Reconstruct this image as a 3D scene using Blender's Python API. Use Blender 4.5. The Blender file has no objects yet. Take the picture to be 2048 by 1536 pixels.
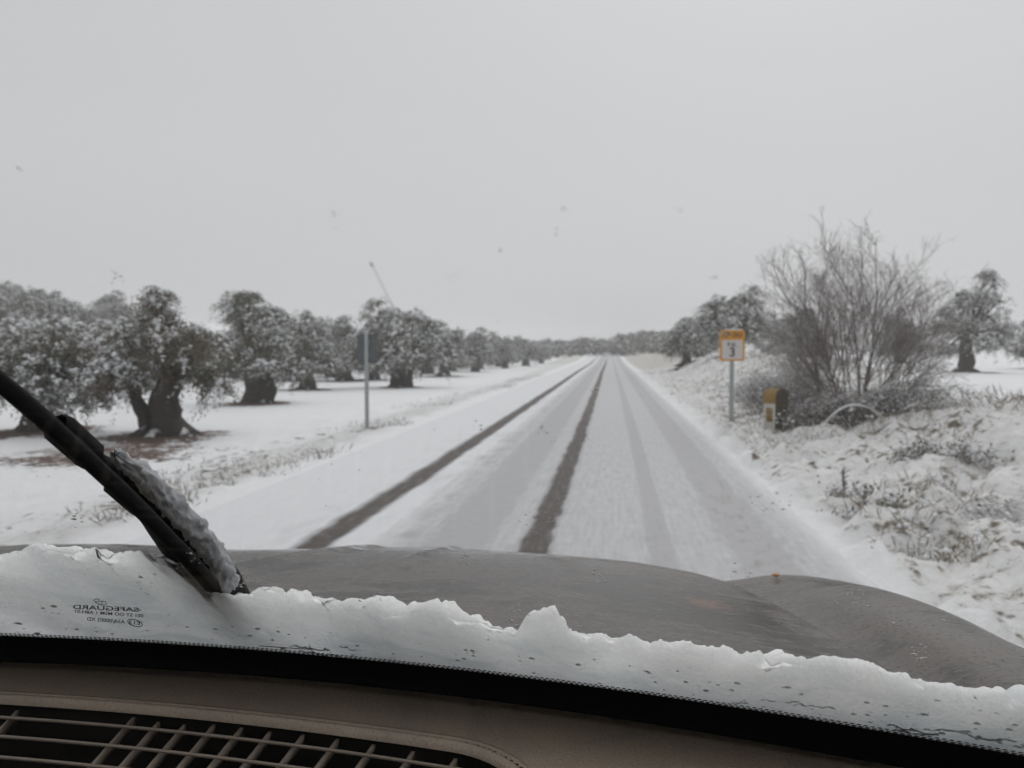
import bpy, math, random
import numpy as np
from mathutils import Matrix, Vector

random.seed(7)
RNG = np.random.default_rng(11)
sc = bpy.context.scene
COL = sc.collection

# ------------------------------------------------------------------ camera
F = 1650.0                       # focal length in pixels of the 2048 px wide photograph
EYE = np.array([0.0, 0.0, 1.35])
PITCH = math.atan(68 / F)
YAW = math.atan(197 / F * math.cos(PITCH))
cam = bpy.data.cameras.new('camera')
cam.sensor_width = 36.0
cam.lens = 36.0 * F / 2048
cam.clip_start = 0.03
cam.clip_end = 3000
cam.dof.use_dof = True
cam.dof.focus_distance = 0.78
cam.dof.aperture_fstop = 9.8
camo = bpy.data.objects.new('camera', cam)
camo.location = EYE
camo.rotation_euler = (math.pi / 2 - PITCH, 0, YAW)
COL.objects.link(camo)
sc.camera = camo

# ------------------------------------------------------------------ world: even snow cloud
SUN_EL, SUN_AZ = math.radians(52), math.radians(14)      # azimuth clockwise from +Y
w = bpy.data.worlds.new('World')
sc.world = w
w.use_nodes = True
nt = w.node_tree
nt.nodes.clear()
wo = nt.nodes.new('ShaderNodeOutputWorld')
bg = nt.nodes.new('ShaderNodeBackground')
sky = nt.nodes.new('ShaderNodeTexSky')
sky.sky_type = 'NISHITA'
sky.sun_disc = False
sky.sun_elevation = SUN_EL
sky.sun_rotation = SUN_AZ
sky.dust_density = 6.0
sky.air_density = 1.0
hsv = nt.nodes.new('ShaderNodeHueSaturation')
hsv.inputs['Saturation'].default_value = 0.06
nt.links.new(sky.outputs[0], hsv.inputs['Color'])
mixw = nt.nodes.new('ShaderNodeMix')
mixw.data_type = 'RGBA'
mixw.inputs[0].default_value = 0.86
nt.links.new(hsv.outputs[0], mixw.inputs[6])
mixw.inputs[7].default_value = (6.0, 6.02, 6.12, 1)       # flat cloud deck
nt.links.new(mixw.outputs[2], bg.inputs['Color'])
bg.inputs['Strength'].default_value = 0.106
nt.links.new(bg.outputs[0], wo.inputs['Surface'])

sun = bpy.data.lights.new('sun', 'SUN')
sun.energy = 1.05
sun.angle = math.radians(70)
sun.color = (1.0, 0.985, 0.96)
suno = bpy.data.objects.new('sun', sun)
d = Vector((math.sin(SUN_AZ) * math.cos(SUN_EL), math.cos(SUN_AZ) * math.cos(SUN_EL), math.sin(SUN_EL)))
suno.rotation_euler = d.to_track_quat('Z', 'Y').to_euler()
suno.location = (0, 0, 30)
COL.objects.link(suno)

sc.view_settings.view_transform = 'Standard'
sc.view_settings.look = 'None'
sc.view_settings.exposure = 0.0
sc.view_settings.gamma = 1.0
sc.view_settings.use_curve_mapping = False
sc.render.engine = 'CYCLES'
sc.cycles.use_denoising = True
sc.cycles.max_bounces = 10
sc.cycles.transparent_max_bounces = 24
sc.cycles.volume_bounces = 3
sc.cycles.caustics_reflective = False
sc.cycles.caustics_refractive = False

# ------------------------------------------------------------------ helpers
cy, sy = math.cos(YAW), math.sin(YAW)
cp, sp = math.cos(PITCH), math.sin(PITCH)
FWD = np.array([-sy * cp, cy * cp, -sp])
RGT = np.array([cy, sy, 0.0])
UP = np.cross(RGT, FWD)

def ray(u, v):
    return FWD + RGT * ((u - 1024) / F) + UP * ((768 - v) / F)

def at_z(u, v, z):
    d = ray(u, v)
    return EYE + d * ((z - EYE[2]) / d[2])

def at_y(u, v, y):
    d = ray(u, v)
    return EYE + d * (y / d[1])

def smooth(a, b, x):
    t = np.clip((np.asarray(x, float) - a) / (b - a), 0, 1)
    return t * t * (3 - 2 * t)

_tab = np.random.default_rng(5).random((256, 256))

def vnoise(x, y, s=0):
    x = np.asarray(x, float) + 37.7 * s
    y = np.asarray(y, float) + 91.3 * s
    xi = np.floor(x).astype(int); yi = np.floor(y).astype(int)
    fx = x - xi; fy = y - yi
    fx = fx * fx * (3 - 2 * fx); fy = fy * fy * (3 - 2 * fy)
    a = _tab[xi & 255, yi & 255]; b = _tab[(xi + 1) & 255, yi & 255]
    c = _tab[xi & 255, (yi + 1) & 255]; e = _tab[(xi + 1) & 255, (yi + 1) & 255]
    return (a * (1 - fx) + b * fx) * (1 - fy) + (c * (1 - fx) + e * fx) * fy

def fbm(x, y, o=4, s=0):
    r = 0.0; a = 0.5
    for k in range(o):
        r = r + a * (vnoise(x, y, s + k * 3) - 0.5)
        x = np.asarray(x) * 2.03; y = np.asarray(y) * 2.03; a *= 0.5
    return r                                             # about -0.5 .. 0.5

def mesh_from(name, V, Fs, mats=(), mi=None, smooth_shade=True):
    me = bpy.data.meshes.new(name)
    if isinstance(Fs, np.ndarray):
        V = np.asarray(V, np.float32)
        n, k = Fs.shape
        me.vertices.add(len(V)); me.vertices.foreach_set('co', V.ravel())
        me.loops.add(n * k); me.loops.foreach_set('vertex_index', Fs.astype(np.int32).ravel())
        me.polygons.add(n)
        me.polygons.foreach_set('loop_start', np.arange(0, n * k, k, dtype=np.int32))
        me.polygons.foreach_set('loop_total', np.full(n, k, dtype=np.int32))
        me.update(calc_edges=True)
    else:
        me.from_pydata([tuple(map(float, v)) for v in V], [], [tuple(f) for f in Fs])
        me.update()
    me.validate()
    for m in mats:
        me.materials.append(m)
    if mi is not None and len(mi) == len(me.polygons):
        me.polygons.foreach_set('material_index', np.asarray(mi, np.int32))
    if smooth_shade:
        me.polygons.foreach_set('use_smooth', np.ones(len(me.polygons), bool))
    return me

def wloc(o):
    p = np.zeros(3)
    while o is not None:
        p = p + np.array(o.location); o = o.parent
    return p

def obj(name, me, parent=None, **tags):
    o = bpy.data.objects.new(name, me)
    COL.objects.link(o)
    o.parent = parent
    for k, v in tags.items():
        o[k] = v
    return o

def put(name, V, Fs, mat, parent=None, mi=None, sm=True, **tags):
    """world coordinates in; stored relative to the parent's base"""
    V = np.asarray(V, float)
    if parent is not None:
        V = V - wloc(parent)
    mats = mat if isinstance(mat, (list, tuple)) else [mat]
    return obj(name, mesh_from(name, V, Fs, mats, mi, sm), parent, **tags)

def empty(name, loc, label, cat, group=None, rz=0.0, s=1.0):
    o = bpy.data.objects.new(name, None)
    COL.objects.link(o)
    o.location = loc
    o.rotation_euler = (0, 0, rz)
    o.scale = (s, s, s)
    o['label'] = label; o['category'] = cat
    if group:
        o['group'] = group
    return o

def grid_faces(nr, nc, close=False):
    r = np.arange(nr - 1)[:, None]
    cmax = nc if close else nc - 1
    c = np.arange(cmax)[None, :]
    a = r * nc + c; b = r * nc + (c + 1) % nc
    return np.stack([a, b, b + nc, a + nc], -1).reshape(-1, 4)

class Geo:
    def __init__(s):
        s.V = []; s.F = []; s.M = []; s.n = 0
    def add(s, V, Fs, m=0):
        V = np.asarray(V, float); Fs = np.asarray(Fs)
        if Fs.shape[1] == 3:
            Fs = np.concatenate([Fs, Fs[:, 2:3]], 1)     # marker, split below
        s.V.append(V); s.F.append(Fs + s.n); s.M.append(np.full(len(Fs), m)); s.n += len(V)
    def mesh(s, name, mats, sm=True):
        V = np.concatenate(s.V); Fq = np.concatenate(s.F); M = np.concatenate(s.M)
        tri = Fq[:, 2] == Fq[:, 3]
        T = np.concatenate([Fq[tri][:, :3], Fq[~tri][:, [0, 1, 2]], Fq[~tri][:, [0, 2, 3]]])
        mi = np.concatenate([M[tri], M[~tri], M[~tri]])
        return mesh_from(name, V, T, mats, mi, sm)

def frame_of(t):
    t = t / (np.linalg.norm(t) + 1e-9)
    a = np.array([0, 0, 1.0]) if abs(t[2]) < 0.9 else np.array([1.0, 0, 0])
    n = np.cross(a, t); n /= np.linalg.norm(n)
    return n, np.cross(t, n)

def tube(P, R, k=8, lump=0.0, s=0, cap=True):
    P = np.asarray(P, float); R = np.broadcast_to(np.asarray(R, float), (len(P),))
    T = np.gradient(P, axis=0)
    rows = []
    n0 = None
    for i in range(len(P)):
        t = T[i] / (np.linalg.norm(T[i]) + 1e-9)
        if n0 is None:
            n, b = frame_of(t)
        else:
            n = n0 - t * np.dot(n0, t); n /= np.linalg.norm(n) + 1e-9; b = np.cross(t, n)
        n0 = n
        a = np.arange(k) * 2 * math.pi / k
        r = R[i] * np.ones(k)
        if lump:
            r = r * (1 + lump * 2 * (vnoise(np.cos(a) * 1.6 + 7, np.sin(a) * 1.6 + i * 0.28, s) - 0.5) * 1.6)
        rows.append(P[i] + r[:, None] * (np.cos(a)[:, None] * n + np.sin(a)[:, None] * b))
    V = np.concatenate(rows)
    Fs = grid_faces(len(P), k, True)
    if cap:
        V = np.concatenate([V, P[:1], P[-1:]])
        c0, c1 = len(V) - 2, len(V) - 1
        i = np.arange(k); j = (i + 1) % k; o = (len(P) - 1) * k
        cf = np.concatenate([np.stack([j, i, np.full(k, c0), np.full(k, c0)], 1),
                             np.stack([o + i, o + j, np.full(k, c1), np.full(k, c1)], 1)])
        Fs = np.concatenate([Fs, cf])
    return V, Fs

def spline(P, n):
    """smooth polyline through P"""
    P = np.asarray(P, float)
    d = np.concatenate([[0], np.cumsum(np.linalg.norm(np.diff(P, axis=0), axis=1))])
    m = np.gradient(P, d, axis=0)
    t = np.linspace(0, d[-1], n)
    k = np.clip(np.searchsorted(d, t, 'right') - 1, 0, len(P) - 2)
    h = (d[k + 1] - d[k])[:, None]; q = ((t - d[k]) / (d[k + 1] - d[k]))[:, None]
    return ((1 + 2 * q) * (1 - q) ** 2 * P[k] + q * (1 - q) ** 2 * h * m[k]
            + q * q * (3 - 2 * q) * P[k + 1] + q * q * (q - 1) * h * m[k + 1])

def box(c, s, rz=0.0):
    c = np.asarray(c, float); h = np.asarray(s, float) / 2
    V = np.array([[x, y, z] for x in (-1, 1) for y in (-1, 1) for z in (-1, 1)]) * h
    R = np.array([[math.cos(rz), -math.sin(rz), 0], [math.sin(rz), math.cos(rz), 0], [0, 0, 1]])
    V = V @ R.T + c
    Fs = np.array([[0, 1, 3, 2], [4, 6, 7, 5], [0, 4, 5, 1], [2, 3, 7, 6], [0, 2, 6, 4], [1, 5, 7, 3]])
    return V, Fs

# ------------------------------------------------------------------ materials
MATS = {}
def nodes(name):
    m = bpy.data.materials.new(name); m.use_nodes = True
    n = m.node_tree; b = n.nodes['Principled BSDF']
    MATS[name] = m
    return m, n, b

def tex(n, scale, detail=4, rough=0.6, coord='Object', dist=0.0, scl=None):
    tc = n.nodes.new('ShaderNodeTexCoord'); t = n.nodes.new('ShaderNodeTexNoise')
    t.inputs['Scale'].default_value = scale; t.inputs['Detail'].default_value = detail
    t.inputs['Roughness'].default_value = rough; t.inputs['Distortion'].default_value = dist
    if scl:
        mp = n.nodes.new('ShaderNodeMapping'); mp.inputs['Scale'].default_value = scl
        n.links.new(tc.outputs[coord], mp.inputs[0]); n.links.new(mp.outputs[0], t.inputs['Vector'])
    else:
        n.links.new(tc.outputs[coord], t.inputs['Vector'])
    return t.outputs['Fac']

def ramp(n, sock, stops):
    r = n.nodes.new('ShaderNodeValToRGB')
    e = r.color_ramp.elements
    while len(e) < len(stops):
        e.new(0.5)
    for k, (p, c) in enumerate(stops):
        e[k].position = p
        e[k].color = (c, c, c, 1) if np.isscalar(c) else (*c, 1)
    n.links.new(sock, r.inputs[0])
    return r.outputs[0]

def mixc(n, fac, a, b):
    m = n.nodes.new('ShaderNodeMix'); m.data_type = 'RGBA'
    for i, v in ((0, fac), (6, a), (7, b)):
        if isinstance(v, bpy.types.NodeSocket):
            n.links.new(v, m.inputs[i])
        elif i == 0:
            m.inputs[0].default_value = v
        else:
            m.inputs[i].default_value = (*v, 1)
    return m.outputs[2]

def mth(n, op, a, b=None, c=None, clamp=False):
    m = n.nodes.new('ShaderNodeMath'); m.operation = op; m.use_clamp = clamp
    for i, v in enumerate((a, b, c)):
        if v is None:
            continue
        if isinstance(v, bpy.types.NodeSocket):
            n.links.new(v, m.inputs[i])
        else:
            m.inputs[i].default_value = v
    return m.outputs[0]

def bump(n, b, sock, strength=0.3, dist=0.02):
    k = n.nodes.new('ShaderNodeBump'); k.inputs['Strength'].default_value = strength
    k.inputs['Distance'].default_value = dist
    n.links.new(sock, k.inputs['Height']); n.links.new(k.outputs[0], b.inputs['Normal'])

def plain(name, col, rough=0.6, metal=0.0, var=0.25, scale=30.0, bmp=0.0):
    m, n, b = nodes(name)
    f = tex(n, scale, 5)
    c = np.array(col)
    b_in = mixc(n, f, tuple(c * (1 - var)), tuple(np.minimum(c * (1 + var), 1)))
    n.links.new(b_in, b.inputs['Base Color'])
    b.inputs['Roughness'].default_value = rough; b.inputs['Metallic'].default_value = metal
    if bmp:
        bump(n, b, f, bmp, 0.01)
    return m

def attr(n, name):
    a = n.nodes.new('ShaderNodeAttribute'); a.attribute_name = name
    return a.outputs['Fac']

def snow_on_top(n, base, lo=0.25, hi=0.6, snow=(0.8, 0.81, 0.83), nscale=14):
    g = n.nodes.new('ShaderNodeNewGeometry'); x = n.nodes.new('ShaderNodeSeparateXYZ')
    n.links.new(g.outputs['Normal'], x.inputs[0])
    f = mth(n, 'ADD', x.outputs[2], mth(n, 'MULTIPLY', mth(n, 'SUBTRACT', tex(n, nscale, 3), 0.5), 0.9))
    r = ramp(n, f, [(lo, 0.0), (hi, 1.0)])
    return mixc(n, r, base, snow)

# loose snow
m, n, b = nodes('fresh_snow')
f1 = tex(n, 22, 6, 0.7); f2 = tex(n, 180, 3)
n.links.new(mixc(n, f1, (0.74, 0.76, 0.78), (0.86, 0.87, 0.88)), b.inputs['Base Color'])
b.inputs['Roughness'].default_value = 0.9
bump(n, b, mth(n, 'ADD', f1, mth(n, 'MULTIPLY', f2, 0.35)), 0.5, 0.015)
m, n, b = nodes('heap_snow')
f1 = tex(n, 16, 6, 0.65); f2 = tex(n, 150, 4); f3 = tex(n, 9, 5, 0.6, dist=0.8)
n.links.new(mixc(n, ramp(n, f3, [(0.40, 0.0), (0.56, 1.0)]), (0.58, 0.625, 0.645), mixc(n, f1, (0.80, 0.825, 0.835), (0.90, 0.915, 0.92))), b.inputs['Base Color'])
b.inputs['Roughness'].default_value = 0.9
b.inputs['Subsurface Weight'].default_value = 1.0
b.inputs['Subsurface Radius'].default_value = (1.0, 1.05, 1.1)
b.inputs['Subsurface Scale'].default_value = 0.26
b.inputs['Subsurface Weight'].default_value = 0.93
bump(n, b, mth(n, 'ADD', f1, mth(n, 'MULTIPLY', f2, 0.6)), 0.9, 0.014)
m, n, b = nodes('tree_snow')
n.links.new(mixc(n, tex(n, 9, 3), (0.66, 0.68, 0.7), (0.84, 0.85, 0.87)), b.inputs['Base Color'])
b.inputs['Roughness'].default_value = 0.95

# field: snow, straw and red earth chosen by the 'bare' and 'straw' attributes
m, n, b = nodes('field_snow')
big = tex(n, 0.9, 5, 0.65); fine = tex(n, 7, 6, 0.7); tiny = tex(n, 60, 3)
snow = mixc(n, fine, (0.74, 0.75, 0.77), (0.86, 0.87, 0.885))
soil = mixc(n, tiny, (0.055, 0.035, 0.026), (0.15, 0.088, 0.066))
straw = mixc(n, tiny, (0.20, 0.175, 0.14), (0.44, 0.40, 0.34))
soil = mixc(n, mth(n, 'MULTIPLY', attr(n, 'straw'), 1.7, clamp=True), soil, mixc(n, tiny, (0.06, 0.052, 0.034), (0.17, 0.15, 0.105)))
fs = mth(n, 'MULTIPLY', attr(n, 'straw'), ramp(n, fine, [(0.32, 0.1), (0.62, 1.0)]))
fb = ramp(n, mth(n, 'ADD', attr(n, 'bare'), mth(n, 'MULTIPLY', mth(n, 'SUBTRACT', mth(n, 'ADD', mth(n, 'MULTIPLY', fine, 0.6), mth(n, 'MULTIPLY', big, 0.4)), 0.5), 2.2)), [(0.47, 0.0), (0.62, 1.0)])
n.links.new(mixc(n, fb, mixc(n, fs, snow, straw), soil), b.inputs['Base Color'])
b.inputs['Roughness'].default_value = 0.95
bump(n, b, mth(n, 'ADD', fine, mth(n, 'MULTIPLY', tiny, 0.3)), 0.6, 0.05)

# road: asphalt under snow, the tyres have pressed or cleared it ('wear': 0 fresh, 0.5 packed, 1 cleared)
m, n, b = nodes('snowy_road')
fine = tex(n, 9, 6, 0.7); tiny = tex(n, 90, 4); strk = tex(n, 6, 5, 0.65, scl=(5.0, 0.35, 1)); rip = tex(n, 5, 3, 0.5, scl=(1.2, 6.0, 1), dist=0.6)
wear = mth(n, 'ADD', attr(n, 'wear'), mth(n, 'MULTIPLY', mth(n, 'SUBTRACT', mth(n, 'ADD', mth(n, 'MULTIPLY', strk, 0.6), mth(n, 'MULTIPLY', fine, 0.4)), 0.5), 0.62))
snow = mixc(n, fine, (0.66, 0.67, 0.69), (0.78, 0.79, 0.81))
pack = mixc(n, rip, (0.36, 0.36, 0.37), (0.52, 0.52, 0.535))
wet = mixc(n, tiny, (0.055, 0.047, 0.043), (0.14, 0.124, 0.115))
c1 = mixc(n, ramp(n, wear, [(0.16, 0.0), (0.5, 1.0)]), snow, pack)
n.links.new(mixc(n, ramp(n, wear, [(0.62, 0.0), (0.95, 1.0)]), c1, wet), b.inputs['Base Color'])
n.links.new(ramp(n, wear, [(0.6, 0.9), (0.95, 0.75)]), b.inputs['Roughness'])
b.inputs['Specular IOR Level'].default_value = 0.2
bump(n, b, mth(n, 'ADD', fine, mth(n, 'MULTIPLY', rip, 0.6)), 0.5, 0.03)

# olive bark and leaves
m, n, b = nodes('olive_bark')
bk = mixc(n, tex(n, 12, 5, 0.7, scl=(1, 1, 0.35)), (0.022, 0.018, 0.015), (0.085, 0.07, 0.058))
n.links.new(snow_on_top(n, bk, 0.8, 1.0, nscale=5), b.inputs['Base Color'])
b.inputs['Roughness'].default_value = 0.95
bump(n, b, tex(n, 12, 5, 0.7, scl=(1, 1, 0.35)), 0.8, 0.05)
m, n, b = nodes('olive_leaf')
lf = mixc(n, tex(n, 3.5, 4), (0.042, 0.044, 0.026), (0.15, 0.146, 0.10))
bf = n.nodes.new('ShaderNodeNewGeometry')
n.links.new(mixc(n, mth(n, 'MULTIPLY', bf.outputs['Backfacing'], 0.6), lf, (0.15, 0.152, 0.115)), b.inputs['Base Color'])
b.inputs['Roughness'].default_value = 0.6
m, n, b = nodes('russet_leaf')
n.links.new(mixc(n, tex(n, 5, 4), (0.075, 0.055, 0.038), (0.17, 0.13, 0.095)), b.inputs['Base Color'])
b.inputs['Roughness'].default_value = 0.8
# bare twigs with a dusting of snow
m, n, b = nodes('bare_twig')
n.links.new(snow_on_top(n, mixc(n, tex(n, 6, 3), (0.10, 0.084, 0.077), (0.25, 0.215, 0.20)), 0.36, 0.75, (0.72, 0.72, 0.74), 9), b.inputs['Base Color'])
b.inputs['Roughness'].default_value = 0.9
m, n, b = nodes('frosted_cane')
n.links.new(snow_on_top(n, mixc(n, tex(n, 8, 3), (0.07, 0.055, 0.045), (0.17, 0.14, 0.12)), 0.18, 0.45, (0.76, 0.77, 0.79), 6), b.inputs['Base Color'])
b.inputs['Roughness'].default_value = 0.9
m, n, b = nodes('dry_grass')
n.links.new(mixc(n, tex(n, 1.7, 3), (0.2, 0.17, 0.13), (0.5, 0.46, 0.39)), b.inputs['Base Color'])
b.inputs['Roughness'].default_value = 0.9
plain('galvanised_steel', (0.33, 0.355, 0.36), 0.5, 0.35, 0.18, 18)
plain('plate_back', (0.075, 0.09, 0.10), 0.55, 0.15, 0.2, 8)
plain('sign_yellow', (0.62, 0.27, 0.012), 0.5, 0, 0.14, 9)
plain('sign_white', (0.60, 0.57, 0.56), 0.5, 0, 0.08, 12)
plain('sign_black', (0.03, 0.028, 0.028), 0.6, 0, 0.3, 30)
plain('stone_yellow', (0.24, 0.15, 0.04), 0.8, 0, 0.3, 14, 0.3)
plain('stone_white', (0.50, 0.485, 0.45), 0.85, 0, 0.25, 14, 0.3)
plain('stone_shaded', (0.07, 0.06, 0.045), 0.95, 0, 0.45, 16, 0.5)  # dark stone colour with the shade of the unlit face put in
# car
m, n, b = nodes('grey_paint')
sp_ = tex(n, 70, 5, 0.75, scl=(0.55, 1.2, 1)); pt = tex(n, 4.5, 5, 0.65, scl=(0.7, 1.8, 1), dist=0.5); sm_ = tex(n, 260, 2)
pc = ramp(n, pt, [(0.36, 0.0), (0.62, 1.0)]); fl = tex(n, 24, 5, 0.7, scl=(0.5, 1.4, 1))
frost = ramp(n, mth(n, 'ADD', mth(n, 'ADD', mth(n, 'MULTIPLY', sp_, 0.5), mth(n, 'MULTIPLY', fl, 0.35)), mth(n, 'MULTIPLY', pc, 0.24)), [(0.45, 0.0), (0.62, 1.0)])
base = mixc(n, frost, (0.010, 0.008, 0.0065), (0.145, 0.134, 0.128))
reddish = n.nodes.new('ShaderNodeTexCoord'); vm = n.nodes.new('ShaderNodeVectorMath'); vm.operation = 'DISTANCE'
n.links.new(reddish.outputs['Object'], vm.inputs[0])
ORANGE_REFL_V = vm
orange_refl = mth(n, 'MULTIPLY', ramp(n, vm.outputs['Value'], [(0.0, 1.0), (0.045, 0.0)]), ramp(n, sp_, [(0.45, 0.0), (0.62, 0.75)]))
base = mixc(n, mth(n, 'MULTIPLY', attr(n, 'snowy'), ramp(n, fl, [(0.46, 0.0), (0.58, 1.0)])), base, (0.55, 0.56, 0.575))
n.links.new(mixc(n, orange_refl, base, (0.42, 0.17, 0.07)), b.inputs['Base Color'])  # an orange reflection, painted as a blotch into the bonnet colour
n.links.new(ramp(n, frost, [(0.0, 0.07), (1.0, 0.34)]), b.inputs['Roughness'])
n.links.new(ramp(n, frost, [(0.0, 0.5), (1.0, 0.2)]), b.inputs['Specular IOR Level'])
b.inputs['Metallic'].default_value = 0.0
b.inputs['IOR'].default_value = 1.33
vo = n.nodes.new('ShaderNodeTexVoronoi'); vo.inputs['Scale'].default_value = 130
n.links.new(reddish.outputs['Object'], vo.inputs['Vector'])
bead = ramp(n, vo.outputs['Distance'], [(0.12, 1.0), (0.34, 0.0)])           # melt water beads
bump(n, b, mth(n, 'ADD', mth(n, 'MULTIPLY', sp_, 0.6), mth(n, 'MULTIPLY', mth(n, 'MULTIPLY', bead, pc), 0.5)), 0.5, 0.003)
m, n, b = nodes('dash_plastic')
dg = tex(n, 420, 3); dl = tex(n, 7, 4, 0.6); dp = tex(n, 36, 3)
dc = mixc(n, dl, (0.56, 0.45, 0.35), (0.70, 0.57, 0.445))
dc = mixc(n, ramp(n, tex(n, 4.5, 5, 0.7, dist=1.2), [(0.50, 0.0), (0.66, 0.45)]), dc, (0.36, 0.33, 0.30))
dc = mixc(n, ramp(n, dg, [(0.3, 0.35), (0.55, 0.0)]), dc, (0.14, 0.12, 0.10))
dc = mixc(n, ramp(n, dp, [(0.68, 0.0), (0.76, 0.5)]), dc, (0.2, 0.15, 0.12))
n.links.new(dc, b.inputs['Base Color']); b.inputs['Roughness'].default_value = 0.55
bump(n, b, dg, 0.35, 0.002)
plain('vent_plastic', (0.40, 0.335, 0.275), 0.4, 0, 0.25, 60)
plain('black_plastic', (0.012, 0.012, 0.012), 0.6, 0, 0.3, 40)
plain('duct_dark', (0.012, 0.009, 0.007), 0.9, 0, 0.3, 30)
plain('black_rubber', (0.005, 0.005, 0.006), 0.85, 0, 0.3, 40)
MATS['black_rubber'].node_tree.nodes['Principled BSDF'].inputs['Specular IOR Level'].default_value = 0.15
plain('cloth_trim', (0.52, 0.505, 0.48), 0.95, 0, 0.2, 80)
plain('wheel_metal', (0.3, 0.3, 0.31), 0.4, 0.7, 0.15, 20)
plain('etch_print', (0.02, 0.022, 0.022), 0.7, 0, 0.2, 40)
plain('frit_black', (0.002, 0.002, 0.002), 0.9, 0, 0.2, 40)
MATS['frit_black'].node_tree.nodes['Principled BSDF'].inputs['Specular IOR Level'].default_value = 0.05
# wiped windscreen glass: clear, a little green, a weak reflection
def glassmat(name, tint, refl):
    m = bpy.data.materials.new(name); m.use_nodes = True; n = m.node_tree
    n.nodes.clear()
    o = n.nodes.new('ShaderNodeOutputMaterial'); t = n.nodes.new('ShaderNodeBsdfTransparent')
    g = n.nodes.new('ShaderNodeBsdfGlossy'); x = n.nodes.new('ShaderNodeMixShader')
    ge = n.nodes.new('ShaderNodeNewGeometry'); vd = n.nodes.new('ShaderNodeVectorMath'); vd.operation = 'DOT_PRODUCT'
    n.links.new(ge.outputs['Normal'], vd.inputs[0]); n.links.new(ge.outputs['Incoming'], vd.inputs[1])
    sch = mth(n, 'ADD', 0.04, mth(n, 'MULTIPLY', mth(n, 'POWER', mth(n, 'SUBTRACT', 1.0, mth(n, 'ABSOLUTE', vd.outputs['Value'])), 5.0), 0.96))
    tc = n.nodes.new('ShaderNodeTexCoord'); nz = n.nodes.new('ShaderNodeTexNoise'); nz.inputs['Scale'].default_value = 3
    n.links.new(tc.outputs['Object'], nz.inputs['Vector'])
    mc = n.nodes.new('ShaderNodeMix'); mc.data_type = 'RGBA'
    mc.inputs[6].default_value = (*[c * 0.985 for c in tint], 1); mc.inputs[7].default_value = (*tint, 1)
    n.links.new(nz.outputs['Fac'], mc.inputs[0]); n.links.new(mc.outputs[2], t.inputs[0])
    mu = n.nodes.new('ShaderNodeMath'); mu.operation = 'MULTIPLY'; mu.inputs[1].default_value = refl
    n.links.new(sch, mu.inputs[0]); n.links.new(mu.outputs[0], x.inputs[0])
    g.inputs['Roughness'].default_value = 0.05
    n.links.new(t.outputs[0], x.inputs[1]); n.links.new(g.outputs[0], x.inputs[2]); n.links.new(x.outputs[0], o.inputs[0])
    MATS[name] = m
glassmat('windscreen_glass', (0.975, 0.98, 0.98), 0.4)
m, n, b = nodes('ice_bits')
n.links.new(mixc(n, tex(n, 90, 2), (0.85, 0.87, 0.88), (0.97, 0.98, 0.99)), b.inputs['Base Color'])
b.inputs['Roughness'].default_value = 0.12; b.inputs['IOR'].default_value = 1.31
b.inputs['Transmission Weight'].default_value = 0.35
# ceramic print that ends in dots (UV: u metres along the glass, v 0..1 across the fade)
m, n, b = nodes('frit_dots')
b.inputs['Base Color'].default_value = (0.004, 0.004, 0.004, 1); b.inputs['Roughness'].default_value = 0.9
uv = n.nodes.new('ShaderNodeUVMap'); sx = n.nodes.new('ShaderNodeSeparateXYZ'); n.links.new(uv.outputs[0], sx.inputs[0])
row = mth(n, 'FLOOR', mth(n, 'MULTIPLY', sx.outputs[1], 2.0))
fu = mth(n, 'SUBTRACT', mth(n, 'FRACT', mth(n, 'ADD', mth(n, 'DIVIDE', sx.outputs[0], 0.005), mth(n, 'MULTIPLY', row, 0.5))), 0.5)
fv = mth(n, 'SUBTRACT', mth(n, 'FRACT', mth(n, 'MULTIPLY', sx.outputs[1], 2.0)), 0.5)
dd = mth(n, 'SQRT', mth(n, 'ADD', mth(n, 'MULTIPLY', fu, fu), mth(n, 'MULTIPLY', fv, fv)))
rad = mth(n, 'SUBTRACT', 0.48, mth(n, 'MULTIPLY', sx.outputs[1], 0.14))
al = mth(n, 'LESS_THAN', dd, rad)
n.links.new(al, b.inputs['Alpha'])

M = MATS

# ------------------------------------------------------------------ terrain
ROAD_L, ROAD_R = -3.35, 1.50
BARE = []            # (x, y, radius) of ground that the crowns kept free of snow

def rise(y):
    return 1.0 * smooth(85, 180, y)

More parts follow.
